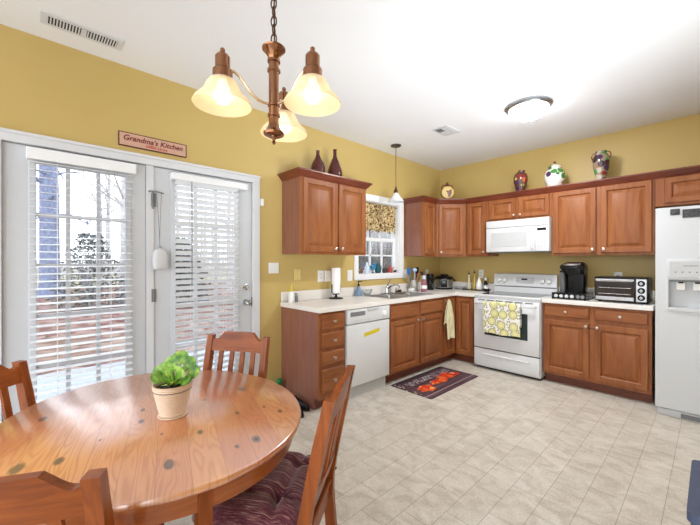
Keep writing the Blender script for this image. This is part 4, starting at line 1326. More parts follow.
# ------------------------------------------------------------------ jars and vases on top of the cabinets
# the tops of the cabinets lie at UT
M['vase'] = plain('dark_maroon_glaze', srgb(78, 30, 28), .16, var=.3, vs=30, bump=.15)
def bottle_vase(x, y, h, r, label):
    v = thing('bottle_vase', label, 'vase', (x, y, UT))
    MB().lathe((x, y, UT), [(r * .66, 0), (r * .8, .008), (r * .95, .06), (r, .105), (r * .97, .14), (r * .80, .18), (r * .52, h * .5 + .06), (r * .32, h * .55 + .075), (r * .24, h * .6 + .085), (r * .22, h * .95), (r * .27, h), (r * .16, h), (r * .14, h * .8)], 28, cap1=False).build('body', M['vase'], v, angle=60)
bottle_vase(.20, -2.605, .308, .074, 'shorter dark maroon bottle vase at the left on top of the left cabinet')
bottle_vase(.20, -2.375, .37, .080, 'taller dark maroon bottle vase at the right on top of the left cabinet')
def painted(name, base_c, patches, scale=10, rough=.2):
    t = Nt(name)
    vo = t.n('ShaderNodeTexVoronoi'); vo.inputs['Scale'].default_value = scale
    t.l(t.co(), vo.inputs['Vector'])
    sp = t.n('ShaderNodeSeparateColor'); t.l(vo.outputs['Color'], sp.inputs[0])
    stops = []
    n = len(patches)
    for i, c in enumerate(patches): stops.append((i / n, c))
    c = t.ramp(sp.outputs[0], stops, 'CONSTANT')
    msk = t.ramp(vo.outputs['Distance'], [(.56, (1, 1, 1, 1)), (.66, (0, 0, 0, 1))])
    t.color(t.mix(msk, base_c, c))
    t.set(Roughness=rough, Coat_Weight=.3)
    return t.m
PUR, GRN, RED, YEL, WHT, ORG = srgb(74, 44, 82), srgb(74, 140, 70), srgb(130, 40, 40), srgb(222, 190, 84), srgb(236, 234, 228), srgb(196, 110, 60)
M['fruitvase'] = painted('fruit_painted_glaze', srgb(88, 62, 48), [PUR, RED, YEL, RED, PUR, GRN, ORG], 16)
M['ginger'] = painted('floral_white_glaze', WHT, [WHT, GRN, PUR, srgb(150, 190, 140), WHT, GRN, srgb(200, 80, 70)], 17)
M['tallvase'] = painted('grape_painted_glaze', srgb(150, 134, 112), [PUR, srgb(60, 40, 50), RED, GRN, srgb(190, 176, 160), ORG, PUR], 17)
o = MB().lathe((1.294, -.2, UT), [(.045, 0), (.05, .01), (.04, .03), (.06, .10), (.082, .19), (.084, .24), (.07, .285), (.05, .30), (.058, .325), (.048, .325), (.042, .30)], 28, cap1=False).build('painted_vase', M['fruitvase'], angle=60)
tag(o, 'smaller dark vase painted with fruit on the cabinets above the microwave', 'vase')
gj = thing('ginger_jar', 'round white lidded jar painted with flowers on top of the big right cabinet', 'jar', (1.68, -.2, UT))
MB().lathe((1.68, -.2, UT), [(.06, 0), (.066, .012), (.06, .03), (.085, .08), (.108, .15), (.112, .20), (.096, .25), (.066, .272), (.064, .285), (.04, .285)], 32).build('body', M['ginger'], gj, angle=60)
lid = MB().lathe((1.68, -.2, UT + .283), [(.074, 0), (.076, .006), (.066, .022), (.04, .042), (.014, .052), (.008, .058)], 28).build('lid', M['ginger'], gj)
MB().ball((1.68, -.2, UT + .352), .015, 2).build('lid_knob', plain('dark_red_glaze', srgb(110, 36, 40), .3), lid)
tv = thing('painted_vase', 'tall vase painted with grapes at the right on top of the big cabinet', 'vase', (2.134, -.2, UT))
MB().lathe((2.134, -.2, UT), [(.05, 0), (.054, .01), (.046, .03), (.052, .10), (.070, .19), (.082, .26), (.080, .30), (.062, .34), (.046, .355), (.044, .368), (.054, .378), (.046, .378), (.036, .36)], 30, cap1=False).build('body', M['tallvase'], tv, angle=60)
for s in (-1, 1):
    MB().tube([(2.134 + s * .042, -.2, UT + .362), (2.134 + s * .074, -.2, UT + .366), (2.134 + s * .088, -.2, UT + .335), (2.134 + s * .080, -.2, UT + .295)], .0055, 8).build('handle', M['tallvase'], tv)
# corner ornament: round moon-flask jug
M['cream'] = plain('cream_glaze', srgb(228, 200, 130), .3)
M['redbrown'] = plain('red_brown_glaze', srgb(96, 38, 24), .35)
jn = Vector((q, -q, 0))
jx, jy = .368, -.402
jj = thing('round_jug', 'round flat cream jug with a red-brown picture in the corner above the cabinets', 'jug', (jx, jy, UT))
jc = Vector((jx, jy, UT + .158))
MB().lathe(jc - jn * .04, [(.05, 0), (.085, .012), (.094, .04), (.085, .068), (.05, .08)], 32, jn).build('body', M['redbrown'], jj, angle=60)
MB().lathe(jc + jn * .026, [(.087, -.003), (.085, .006), (.06, .0155), (.02, .017)], 32, jn).build('painted_face', M['cream'], jj)
pr_ = MB()
for dx_, dz_, r_ in ((.02, -.01, .034), (.035, .02, .02), (.015, -.045, .022), (-.012, .012, .014)):
    u_ = Vector((q, q, 0))
    pr_.lathe(jc + jn * .041 + u_ * dx_ + Vector((0, 0, dz_)), [(r_, 0), (r_ * .9, .003), (r_ * .3, .004)], 16, jn)
pr_.build('picture', M['redbrown'], jj)
MB().lathe((jx, jy, UT), [(.05, 0), (.05, .04), (.03, .07)], 20).build('foot', M['redbrown'], jj)
MB().lathe((jx, jy, UT + .240), [(.03, 0), (.026, .018), (.036, .024), (.034, .03), (.012, .042), (.018, .056), (.006, .064)], 20).build('stopper', M['redbrown'], jj)
for s in (-1, 1):
    u_ = Vector((q, q, 0)) * s
    MB().tube([Vector((jx, jy, UT + .260)) + u_ * .026, Vector((jx, jy, UT + .262)) + u_ * .06, Vector((jx, jy, UT + .235)) + u_ * .078, Vector((jx, jy, UT + .20)) + u_ * .08], .008, 8).build('handle', M['redbrown'], jj)

# ------------------------------------------------------------------ things on the counter
CZ = CT
def simple(name, label, cat, prof, x, y, mat, n=22, z=CZ, angle=50):
    o = MB().lathe((x, y, z), prof, n).build(name, mat, angle=angle)
    return tag(o, label, cat)
ws = thing('squeeze_bottle', 'white squeeze bottle with a yellow nozzle at the counter end by the doors', 'bottle', (.08, -2.845, CZ))
MB().lathe((.08, -2.845, CZ), [(.028, 0), (.031, .006), (.031, .085), (.022, .105), (.012, .112)], 20).build('body', M['white'], ws)
MB().lathe((.08, -2.845, CZ + .11), [(.014, 0), (.013, .012), (.007, .03), (.003, .075)], 14).build('nozzle', M['yellow'], ws)
sh_ = thing('shaker', 'small clear shaker beside the yellow-nozzled bottle on the counter end', 'shaker', (.075, -2.79, CZ))
MB().lathe((.075, -2.79, CZ), [(.02, 0), (.024, .006), (.021, .06), (.019, .066)], 16).build('body', M['grey'], sh_)
MB().lathe((.075, -2.79, CZ + .066), [(.021, 0), (.021, .012), (.012, .022)], 16).build('cap', M['steel'], sh_)
ph = thing('paper_towel_holder', 'black paper towel stand with a white roll on the left counter', 'paper towel holder', (.12, -2.29, CZ))
MB().lathe((.12, -2.29, CZ), [(.078, 0), (.08, .004), (.07, .012), (.02, .016), (.012, .03), (.012, .05)], 28).build('base', M['blackm'], ph)
for s in (-1, 1):
    y_ = -2.29 + s * .062
    MB().tube([(.12, -2.29, CZ + .05), (.12, -2.29 + s * .04, CZ + .052), (.12, y_, CZ + .075), (.12, y_, CZ + .16)], .006, 8).build('arm', M['blackm'], ph)
o = MB().lathe((.12, -2.29, CZ + .062), [(.02, 0), (.048, 0), (.049, .002), (.049, .276), (.048, .278), (.02, .278), (.02, .25)], 28, cap1=False).build('paper_towel_roll', plain('paper_towel', srgb(246, 246, 246), .9, var=.01, bump=.1))
tag(o, 'white paper towel roll standing upright on the black holder', 'paper towel')
sd = thing('soap_dispenser', 'clear blue soap bottle with a dark pump left of the sink', 'soap dispenser', (.08, -1.885, CZ))
sdx, sdy = .075, -1.895
MB().box(sdx - .032, sdx + .032, sdy - .036, sdy + .036, CZ, CZ + .07, .01, 3).lathe((sdx, sdy, CZ + .068), [(.03, 0), (.026, .025), (.018, .045), (.014, .05)], 18).build('bottle', plain('blue_soap', srgb(128, 152, 182), .2, var=.1), sd)
MB().lathe((sdx, sdy, CZ + .117), [(.016, 0), (.016, .02), (.006, .024), (.006, .05), (.012, .054), (.012, .062)], 16).tube([(sdx, sdy, CZ + .172), (sdx + .03, sdy + .03, CZ + .176)], .005, 8).build('pump', M['blackm'], sd)
# glass bowl by the sink
gb = MB().lathe((.075, -1.755, CZ), [(.03, 0), (.05, .012), (.066, .045), (.07, .075), (.067, .075), (.062, .045), (.046, .015), (.02, .008)], 28, cap1=False).build('glass_bowl', M['clear'], angle=60)
tag(gb, 'clear glass bowl on the counter between the blue soap bottle and the faucet', 'bowl')
simple('white_cup', 'white plastic cup behind the sink right of the faucet', 'cup', [(.026, 0), (.028, .004), (.034, .10), (.031, .10), (.027, .02)], .07, -1.245, M['white'])
sc_ = thing('sponge_caddy', 'dark sponge caddy behind the right bowl of the sink', 'caddy', (.075, -1.15, CZ))
MB().box(.045, .105, -1.19, -1.11, CZ, CZ + .012, .003).box(.045, .05, -1.19, -1.11, CZ, CZ + .05, .002).box(.10, .105, -1.19, -1.11, CZ, CZ + .035, .002).build('tray', M['blackm'], sc_)
MB().box(.055, .095, -1.18, -1.12, CZ + .012, CZ + .058, .008, 2).build('sponge', plain('pale_sponge', srgb(222, 206, 196), .95, bump=.3), sc_)
simple('small_dish', 'small white round dish beside the utensil crock', 'dish', [(.02, 0), (.036, .01), (.045, .035), (.042, .05), (.02, .055)], .17, -.98, M['white'])
# utensil crock and its utensils
kx, ky = .13, -.865
cr_ = MB().lathe((kx, ky, CZ), [(.05, 0), (.056, .006), (.058, .15), (.055, .155), (.051, .15), (.05, .02)], 26).build('utensil_crock', plain('silver_crock', srgb(186, 182, 178), .3, .6), angle=60)
tag(cr_, 'silver utensil crock on the counter right of the kitchen window', 'crock')
def utensil(name, label, dx, dy, hm_, headm, L_, kind, lean):
    u_ = thing(name, label, 'utensil', (kx + dx, ky + dy, CZ + .025))
    p0 = Vector((kx + dx * .4, ky + dy * .4, CZ + .028)); p1 = Vector((kx + dx * 1.15 + lean[0], ky + dy * 1.15 + lean[1], CZ + L_))
    MB().tube([p0, p1], .0065, 8).build('handle', hm_, u_)
    d = (p1 - p0).normalized()
    if kind == 'spoon': MB().ball(p1 + d * .03, .036, 2, (.45, .85, 1.15)).build('head', headm, u_)
    elif kind == 'turner': MB().hexa([p1 + Vector(v_) for v_ in ((-.006, -.03, -.01), (.006, -.03, -.01), (.006, .03, -.01), (-.006, .03, -.01), (-.006, -.042, .08), (.006, -.042, .08), (.006, .042, .08), (-.006, .042, .08))], .003).build('head', headm, u_)
    else: MB().ball(p1 + d * .025, .04, 2, (.8, .8, .7)).build('head', headm, u_)
M['blueut'] = plain('blue_nylon', srgb(54, 112, 178), .4)
M['bluelt'] = plain('pale_blue_nylon', srgb(170, 196, 226), .4)
M['spoonwood'] = plain('wooden_spoon', srgb(150, 90, 50), .6, var=.15)
utensil('spatula', 'bright blue spatula leaning left in the utensil crock', -.02, -.035, M['blueut'], M['blueut'], .24, 'turner', (.0, -.05))
utensil('ladle', 'pale blue ladle in the utensil crock beside the blue spatula', .02, -.03, M['bluelt'], M['bluelt'], .27, 'ladle', (.02, -.01))
utensil('wooden_spoon', 'wooden spoon standing at the front of the utensil crock', .035, -.012, M['spoonwood'], M['spoonwood'], .20, 'spoon', (.05, -.012))
utensil('spatula', 'black spatula leaning right in the utensil crock', -.012, .032, M['blackm'], M['blackm'], .25, 'turner', (0, .05))
utensil('ladle', 'black ladle at the right of the utensil crock', .01, .035, M['blackm'], M['blackm'], .22, 'ladle', (.02, .07))
pb = thing('pink_bottle', 'pink and white bottle on the counter right of the utensil crock', 'bottle', (.29, -.86, CZ))
M['pinkb'] = plain('rose_liquid', srgb(150, 96, 116), .2, var=.25, vs=40)
MB().lathe((.29, -.86, CZ), [(.032, 0), (.04, .008), (.042, .05), (.04, .10), (.03, .15), (.022, .175)], 24).build('body', M['pinkb'], pb)
MB().lathe((.29, -.86, CZ + .173), [(.025, 0), (.025, .03), (.018, .045), (.01, .05)], 18).build('cap', M['bluewhite'], pb)
MB().lathe((.29, -.86, CZ + .045), [(.0428, 0), (.0415, .045)], 24, cap0=False, cap1=False).build('label_band', M['white'], pb)
cg = thing('coffee_grinder', 'black cylindrical canister in the counter corner left of the pressure cooker', 'canister', (.16, -.52, CZ))
MB().lathe((.16, -.52, CZ), [(.05, 0), (.053, .006), (.05, .16), (.046, .17)], 24).build('body', M['black'], cg)
MB().lathe((.16, -.52, CZ + .168), [(.05, 0), (.054, .008), (.054, .055), (.046, .066)], 24).build('lid', M['black'], cg)
MB().box(.205, .214, -.53, -.51, CZ + .03, CZ + .09, .003).build('front_label', M['grey'], cg)
pk = thing('pressure_cooker', 'round stainless pressure cooker with a black lid in the counter corner', 'pressure cooker', (.2, -.22, CZ))
kx2, ky2 = .21, -.23
MB().lathe((kx2, ky2, CZ), [(.118, 0), (.128, .004), (.132, .024), (.132, .028)], 36).build('base', M['black'], pk)
MB().lathe((kx2, ky2, CZ + .026), [(.132, 0), (.134, .006), (.134, .118), (.132, .124)], 36).build('body', M['steel'], pk)
ld = MB().lathe((kx2, ky2, CZ + .148), [(.139, 0), (.141, .008), (.136, .02), (.122, .036), (.098, .048), (.06, .055), (.01, .057)], 36).build('lid', M['black'], pk)
MB().box(kx2 - .05, kx2 + .05, ky2 - .014, ky2 + .014, CZ + .198, CZ + .222, .008, 2).lathe((kx2 + .06, ky2, CZ + .19), [(.016, 0), (.014, .03), (.006, .032)], 14).build('lid_handle', M['black'], ld)
pa = R(-58)
pv = Vector((math.cos(pa), math.sin(pa), 0)); pw = Vector((-pv.y, pv.x, 0)); pc = Vector((kx2, ky2, CZ))
def pblock(d0, d1, w0, w1, z0, z1, nm, mat, par, bev=.004):
    P = []
    for z_ in (z0, z1):
        for d_, w_ in ((d0, w0), (d1, w0), (d1, w1), (d0, w1)): P.append(pc + pv * d_ + pw * w_ + Vector((0, 0, z_)))
    return MB().hexa(P, bev, 2).build(nm, mat, par)
pp_ = pblock(.115, .142, -.045, .045, .035, .140, 'control_panel', M['black'], pk)
pblock(.1405, .1435, -.022, .022, .095, .125, 'display', M['grey'], pp_, .001)
for s in (-1, 1):
    c_ = pc + pw * s * .14 + Vector((0, 0, .135))
    MB().ball(c_, .02, 2, (1.2, 1.2, .6)).build('side_handle', M['black'], pk)
# glass tray, oil bottles, white bottle, dark bottle, black bowl
tr_ = MB().box(.33, .47, -.15, -.05, CZ, CZ + .006, .002).box(.33, .335, -.15, -.05, CZ, CZ + .045).box(.465, .47, -.15, -.05, CZ, CZ + .045).box(.33, .47, -.15, -.145, CZ, CZ + .045).box(.33, .47, -.055, -.05, CZ, CZ + .045).build('glass_dish', M['clear'])
tag(tr_, 'clear glass baking dish on the counter right of the pressure cooker', 'dish')
ty_ = MB().box(.49, .845, -.19, -.045, CZ, CZ + .008, .003).box(.49, .845, -.19, -.183, CZ, CZ + .02, .002).box(.49, .845, -.052, -.045, CZ, CZ + .02, .002).box(.49, .497, -.19, -.045, CZ, CZ + .02, .002).box(.838, .845, -.19, -.045, CZ, CZ + .02, .002).build('bottle_tray', plain('brown_tray', srgb(70, 62, 40), .4))
tag(ty_, 'dark low tray holding the bottles left of the stove', 'tray')
M['oil'] = plain('golden_oil', srgb(196, 170, 84), .12, var=.1)
M['oillt'] = plain('pale_oil', srgb(214, 206, 176), .12, var=.1)
TZ = CZ + .008
def oil(x, y, h, label, mat):
    o = thing('oil_bottle', label, 'bottle', (x, y, TZ))
    MB().lathe((x, y, TZ), [(.028, 0), (.031, .006), (.030, .05), (.022, .09), (.013, .13), (.011, h - .02), (.013, h - .016), (.013, h)], 20).build('body', mat, o)
    MB().lathe((x, y, TZ + h), [(.012, 0), (.014, .004), (.014, .018), (.005, .022), (.005, .045), (.002, .046)], 14).build('stopper', M['blackm'], o)
oil(.545, -.105, .215, 'slim pale oil bottle at the left of the bottle tray', M['oillt'])
oil(.625, -.095, .235, 'slim golden oil bottle with black pourer, second on the bottle tray', M['oil'])
simple('white_bottle', 'white teardrop bottle standing on the tray in front of the outlet', 'bottle', [(.036, 0), (.04, .006), (.041, .05), (.034, .10), (.02, .14), (.012, .165), (.011, .185), (.004, .19)], .715, -.14, M['white'], z=TZ)
db = thing('sauce_bottle', 'small dark bottle with a white cap on the tray beside the black bowl', 'bottle', (.785, -.085, TZ))
MB().lathe((.785, -.085, TZ), [(.026, 0), (.028, .005), (.028, .09), (.016, .12), (.013, .14)], 18).build('body', M['black'], db)
MB().lathe((.785, -.085, TZ + .139), [(.016, 0), (.016, .035), (.008, .04)], 16).build('cap', M['white'], db)
MB().lathe((.785, -.085, TZ + .03), [(.0288, 0), (.0288, .045)], 18, cap0=False, cap1=False).build('label_band', M['applgrey'], db)
bk = MB().lathe((.865, -.235, CZ), [(.03, 0), (.036, .006), (.04, .045), (.037, .045), (.032, .012)], 26, cap1=False).build('black_bowl', M['black'], angle=60)
tag(bk, 'small black bowl at the counter edge left of the stove', 'bowl')
cl_ = MB().ball((.865, -.235, CZ + .042), .036, 2, (1, 1, .55)).ball((.85, -.24, CZ + .058), .018, 2).build('scrubber', M['white'])
tag(cl_, 'white crumpled scrubber lying in the small black bowl', 'scrubber')

# coffee maker on its pod drawer
pdw = thing('pod_drawer', 'black coffee pod drawer under the coffee maker', 'drawer', (1.9, -.38, CZ))
MB().box(1.75, 2.07, -.55, -.21, CZ + .006, CZ + .012).box(1.75, 2.07, -.55, -.21, CZ + .062, CZ + .07, .003).box(1.75, 1.756, -.545, -.21, CZ + .008, CZ + .065).box(2.064, 2.07, -.545, -.21, CZ + .008, CZ + .065).box(1.75, 2.07, -.22, -.21, CZ, CZ + .065).build('frame', M['black'], pdw)
dwf = MB().box(1.757, 2.063, -.552, -.54, CZ + .012, CZ + .060, .003).box(1.76, 2.06, -.54, -.225, CZ + .013, CZ + .02).build('drawer', M['black'], pdw)
for i, x in enumerate((1.795, 1.845, 1.895, 1.945, 2.0, 2.04)):
    MB().lathe((x, -.553, CZ + .037), [(.018, 0), (.018, .003), (.012, .0045)], 16, (0, -1, 0)).build('pod_lid', M['applgrey'] if i < 4 else M['grey'], pdw)
for x in (1.76, 2.06):
    for y in (-.54, -.22): MB().box(x - .008, x + .008, y - .008, y + .008, CZ, CZ + .007).build('rubber_foot', M['blackm'], pdw)
km = thing('coffee_maker', 'black single-serve coffee maker standing on the pod drawer', 'coffee maker', (1.91, -.37, CZ + .07))
kz = CZ + .07
def rrect(x0, x1, y0, y1, r_, z_, n=5):
    P = []
    for cx2, cy2, a0 in ((x1 - r_, y1 - r_, 0), (x0 + r_, y1 - r_, 90), (x0 + r_, y0 + r_, 180), (x1 - r_, y0 + r_, 270)):
        for k2 in range(n + 1):
            a = R(a0 + 90 * k2 / n); P.append((cx2 + r_ * math.cos(a), cy2 + r_ * math.sin(a), z_))
    return P
MB().rings([rrect(1.845, 2.02, -.36, -.23, .03, kz), rrect(1.842, 2.023, -.365, -.225, .03, kz + .05), rrect(1.842, 2.026, -.37, -.225, .03, kz + .26)]).build('body', M['black'], km, angle=50)
MB().rings([rrect(1.86, 2.01, -.51, -.36, .05, kz), rrect(1.858, 2.012, -.512, -.36, .05, kz + .022)]).build('drip_base', M['black'], km, angle=50)
MB().rings([rrect(1.845, 2.025, -.49, -.225, .06, kz + .20), rrect(1.815, 2.032, -.50, -.222, .07, kz + .245), rrect(1.800, 2.034, -.505, -.220, .08, kz + .270), rrect(1.800, 2.034, -.505, -.220, .08, kz + .290), rrect(1.825, 2.02, -.485, -.235, .08, kz + .318), rrect(1.86, 2.0, -.45, -.27, .06, kz + .334)]).build('brew_head', M['black'], km, angle=50)
pts = []
for i in range(15):
    a = PI + PI * i / 14
    pts.append((1.918 + .088 * math.cos(a), -.405 + .112 * math.sin(a), kz + .304))
MB().tube(pts, .013, 8).build('lid_handle', M['chrome'], km)
MB().rings([rrect(1.785, 1.84, -.40, -.23, .02, kz), rrect(1.783, 1.84, -.405, -.228, .02, kz + .22)]).build('water_tank', plain('smoky_tank', srgb(96, 96, 96), .1), km, angle=50)
MB().rings([rrect(1.782, 1.842, -.406, -.227, .02, kz + .22), rrect(1.784, 1.84, -.40, -.23, .02, kz + .238)]).build('tank_lid', M['black'], km, angle=50)
m = MB()
for k in range(3): m.lathe((2.0, -.478 + .03 * k, kz + .316), [(.006, 0), (.005, .003)], 10)
m.build('buttons', M['applgrey'], km)
# toaster oven
to = thing('toaster_oven', 'black and silver toaster oven with three dials on the right counter', 'toaster oven', (2.36, -.36, CZ))
ta = R(0)
ox0, ox1, oyf, oyb = 2.135, 2.56, -.52, -.20
tz0 = CZ + .012
MB().box(ox0, ox1, oyf + .012, oyb, tz0, tz0 + .244, .008, 2).build('housing', M['black'], to)
M['pendgrey'] = plain('dull_rack_wire', srgb(128, 124, 120), .4, .8)
M['toastglass'] = plain('toaster_glass', srgb(48, 40, 34), .12, spec=.25, var=.2, vs=8)
td = MB().box(ox0 + .01, ox1 - .105, oyf, oyf + .014, tz0 + .012, tz0 + .225, .003).build('glass_door', M['toastglass'], to)
MB().box(ox0 + .012, ox1 - .107, oyf - .004, oyf + .004, tz0 + .012, tz0 + .048, .002).build('steel_band', M['steel'], td)
MB().box(ox0 + .012, ox1 - .107, oyf - .003, oyf + .004, tz0 + .205, tz0 + .224, .002).build('steel_band', M['steel'], td)
MB().tube([(ox0 + .02, oyf - .026, tz0 + .205), (ox1 - .115, oyf - .026, tz0 + .205)], .008, 10).box(ox0 + .022, ox0 + .032, oyf - .026, oyf, tz0 + .199, tz0 + .211).box(ox1 - .128, ox1 - .118, oyf - .026, oyf, tz0 + .199, tz0 + .211).build('handle', M['steel'], td)
m = MB()
for z_ in (tz0 + .075, tz0 + .135): m.tube([(ox0 + .035, oyf - .0005, z_), (ox1 - .13, oyf - .0005, z_)], .0028, 6)
m.build('rack', M['pendgrey'], td)
tp = MB().box(ox1 - .092, ox1 - .012, oyf - .002, oyf + .014, tz0 + .010, tz0 + .228, .003).build('control_panel', M['steel'], to)
for k in range(3):
    z_ = tz0 + .050 + .068 * k
    kn_ = MB().lathe((ox1 - .052, oyf - .002, z_), [(.029, 0), (.028, .004), (.021, .006), (.020, .020), (.008, .021)], 22, (0, -1, 0)).build('dial', M['black'], tp)
    MB().box(ox1 - .0545, ox1 - .0495, oyf - .025, oyf - .021, z_ - .014, z_ + .016).lathe((ox1 - .052, oyf - .021, z_), [(.0135, 0), (.0115, .002)], 18, (0, -1, 0)).build('dial_cap', M['steel'], kn_)
for x in (ox0 + .04, ox1 - .04):
    for y in (oyf + .04, oyb - .04): MB().lathe((x, y, CZ), [(.014, 0), (.012, .014)], 12).build('foot', M['blackm'], to)
o = MB().box(2.235, 2.272, -.035, -.0092, 1.132, 1.168, .006, 2).tube([(2.254, -.03, 1.135), (2.256, -.05, 1.06), (2.27, -.09, .96), (2.28, -.19, .94)], .004, 6).build('power_plug', M['blackm'])
tag(o, 'black plug and cord in the outlet behind the toaster oven', 'plug')

# ------------------------------------------------------------------ towels
t = Nt('citrus_print_cotton')
v = t.co(rot=(R(-90), 0, 0))
vo = t.n('ShaderNodeTexVoronoi', voronoi_dimensions='2D'); vo.inputs['Scale'].default_value = 8.6; vo.inputs['Randomness'].default_value = .45
t.l(v, vo.inputs['Vector'])
rg1 = t.ramp(vo.outputs['Distance'], [(0, srgb(236, 232, 190)), (.10, srgb(232, 228, 180)), (.26, srgb(218, 213, 140)), (.33, srgb(236, 232, 190)), (.37, srgb(158, 160, 70)), (.42, srgb(158, 160, 70)), (.45, srgb(240, 238, 230)), (1, srgb(242, 240, 236))])
vo2 = t.n('ShaderNodeTexVoronoi', voronoi_dimensions='2D'); vo2.inputs['Scale'].default_value = 30; t.l(v, vo2.inputs['Vector'])
spk = t.ramp(vo2.outputs['Distance'], [(.26, (1, 1, 1, 1)), (.36, (0, 0, 0, 1))])
far_ = t.ramp(vo.outputs['Distance'], [(.45, (0, 0, 0, 1)), (.5, (1, 1, 1, 1))])
t.color(t.mix(t.math('MULTIPLY', spk, t.math('MULTIPLY', far_, .7)), rg1, srgb(120, 118, 92)))
t.set(Roughness=.9, Specular_IOR_Level=.1)
M['citrus'] = t.m
dt = thing('dish_towel', 'white dish towel printed with yellow lemon slices on the oven handle', 'towel', (1.27, -.725, .455))
def tow(off):
    def fn(u, v):
        x = 1.066 + .425 * u
        # up the back, over the bar, down the front
        s_ = v * .70
        if s_ < .26: y, z = -.702, .835 - .26 + s_ - .0
        elif s_ < .30:
            k = (s_ - .26) / .04; a = PI * k
            y = -.725 + .023 * math.cos(a); z = .835 + .012 * math.sin(a)
        else: y, z = -.748, .835 - (s_ - .30) * .915
        y += -.004 * math.sin(u * 17) * (1 if s_ > .3 else .3) * min(1, abs(s_ - .28) * 6)
        z += (.006 * math.sin(u * 9)) * (v if s_ > .3 else 0)
        if s_ >= .26: y -= off if s_ > .28 else 0
        return Vector((x, y, z))
    return fn
m = MB(); m.sheet(40, 60, tow(0)); m.sheet(40, 60, tow(.003))
m.build('cloth', M['citrus'], dt, angle=80)
yt = thing('hand_towel', 'pale yellow hand towel hanging from the narrow corner cabinet door', 'towel', (.65, -.80, .35))
t = Nt('yellow_terry')
f = t.noise(t.co(scale=(1, 4, 1)), 12, 3)
t.color(t.ramp(f, [(.3, srgb(214, 202, 150)), (.6, srgb(236, 230, 196))])); t.set(Roughness=.95, Specular_IOR_Level=.1)
t.bump(t.noise(t.co(), 220, 2), .3, .003)
M['terry'] = t.m
def ytw(layer, off):
    def fn(u, v):
        top_w, bot_w = .035, (.20, .14)[layer]
        wdt = top_w + (bot_w - top_w) * min(1, v * 2.2) ** .7
        Lh = (.50, .30)[layer]
        yc_ = -.845 + (.055, -.06)[layer] * v
        y = yc_ + (u - .5) * wdt
        x = .650 + .012 * (1 - layer) + .012 * math.sin(u * 11 + layer) * min(1, v * 3) + off + .004
        z = .835 - Lh * v + .01 * math.sin(u * 5)
        return Vector((x, y, z))
    return fn
m = MB()
for ly_ in (0, 1):
    m.sheet(24, 26, ytw(ly_, 0)); m.sheet(24, 26, ytw(ly_, .004))
m.build('cloth', M['terry'], yt, angle=80)

# ------------------------------------------------------------------ floor mat
t = Nt('autumn_mat_print')
v = t.co()
s_ = t.n('ShaderNodeSeparateXYZ'); t.l(v, s_.inputs[0])
X_, Y_ = s_.outputs[0], s_.outputs[1]     # local: x out from the cabinets, y along them
stn = t.noise(t.co(scale=(30, 2, 1)), 1, 3)
basec = t.ramp(stn, [(.3, srgb(50, 36, 40)), (.5, srgb(84, 60, 66)), (.7, srgb(116, 88, 96))])
def band(s, lo, hi):
    return t.math('MULTIPLY', t.math('GREATER_THAN', s, lo), t.math('LESS_THAN', s, hi))
lett = t.noise(t.co(scale=(30, 44, 1)), 1, 1, .5, 1.0)
lm = t.math('MULTIPLY', t.math('MULTIPLY', band(X_, -.17, -.075), band(Y_, -.36, .42)), t.math('GREATER_THAN', lett, .52))
c = t.mix(t.math('MULTIPLY', lm, .8), basec, srgb(178, 172, 176))
c = t.mix(t.math('MULTIPLY', t.math('LESS_THAN', X_, -.20), .6), c, srgb(34, 32, 44))
vo = t.n('ShaderNodeTexVoronoi'); vo.inputs['Scale'].default_value = 18; t.l(v, vo.inputs['Vector'])
sp = t.n('ShaderNodeSeparateColor'); t.l(vo.outputs['Color'], sp.inputs[0])
lc = t.ramp(sp.outputs[0], [(0, srgb(206, 58, 30)), (.3, srgb(228, 98, 40)), (.55, srgb(236, 160, 96)), (.68, srgb(186, 44, 30)), (.85, srgb(220, 120, 56))], 'CONSTANT')
def blob(bx, by, rx, ry):
    return t.math('ADD', t.math('POWER', t.math('DIVIDE', t.math('SUBTRACT', X_, bx), rx), 2.0), t.math('POWER', t.math('DIVIDE', t.math('SUBTRACT', Y_, by), ry), 2.0))
d_ = t.math('MINIMUM', blob(.06, -.27, .085, .115), t.math('MINIMUM', blob(.03, .01, .06, .16), t.math('MINIMUM', blob(-.01, .22, .09, .14), blob(.02, .36, .05, .07))))
edge = t.math('ADD', d_, t.math('MULTIPLY', t.math('SUBTRACT', t.noise(v, 16, 3), .5), 2.4))
c = t.mix(t.math('LESS_THAN', edge, .85), c, lc)
c = t.mix(t.math('MULTIPLY', band(X_, .185, .20), .7), c, srgb(170, 150, 160))
vo3 = t.n('ShaderNodeTexVoronoi'); vo3.inputs['Scale'].default_value = 24; t.l(v, vo3.inputs['Vector'])
lm2 = t.math('MULTIPLY', t.math('LESS_THAN', Y_, -.415), t.math('LESS_THAN', vo3.outputs['Distance'], .3))
c = t.mix(lm2, c, srgb(176, 166, 140))
t.color(c); t.set(Roughness=.8, Specular_IOR_Level=.2)
t.bump(t.noise(t.co(), 300, 2), .2, .002)
M['mat'] = t.m
rgm = MB()
cxr, cyr = .872, -1.472
rgm.rings([rrect(.618, 1.126, -1.958, -.986, .025, .0005), rrect(.616, 1.128, -1.96, -.984, .025, .004), rrect(.622, 1.122, -1.954, -.99, .025, .0065)])
o = rgm.build('floor_rug', M['mat'], origin=(cxr, cyr, 0))
tag(o, 'dark rectangular rug printed with orange autumn leaves before the sink cabinet', 'rug')

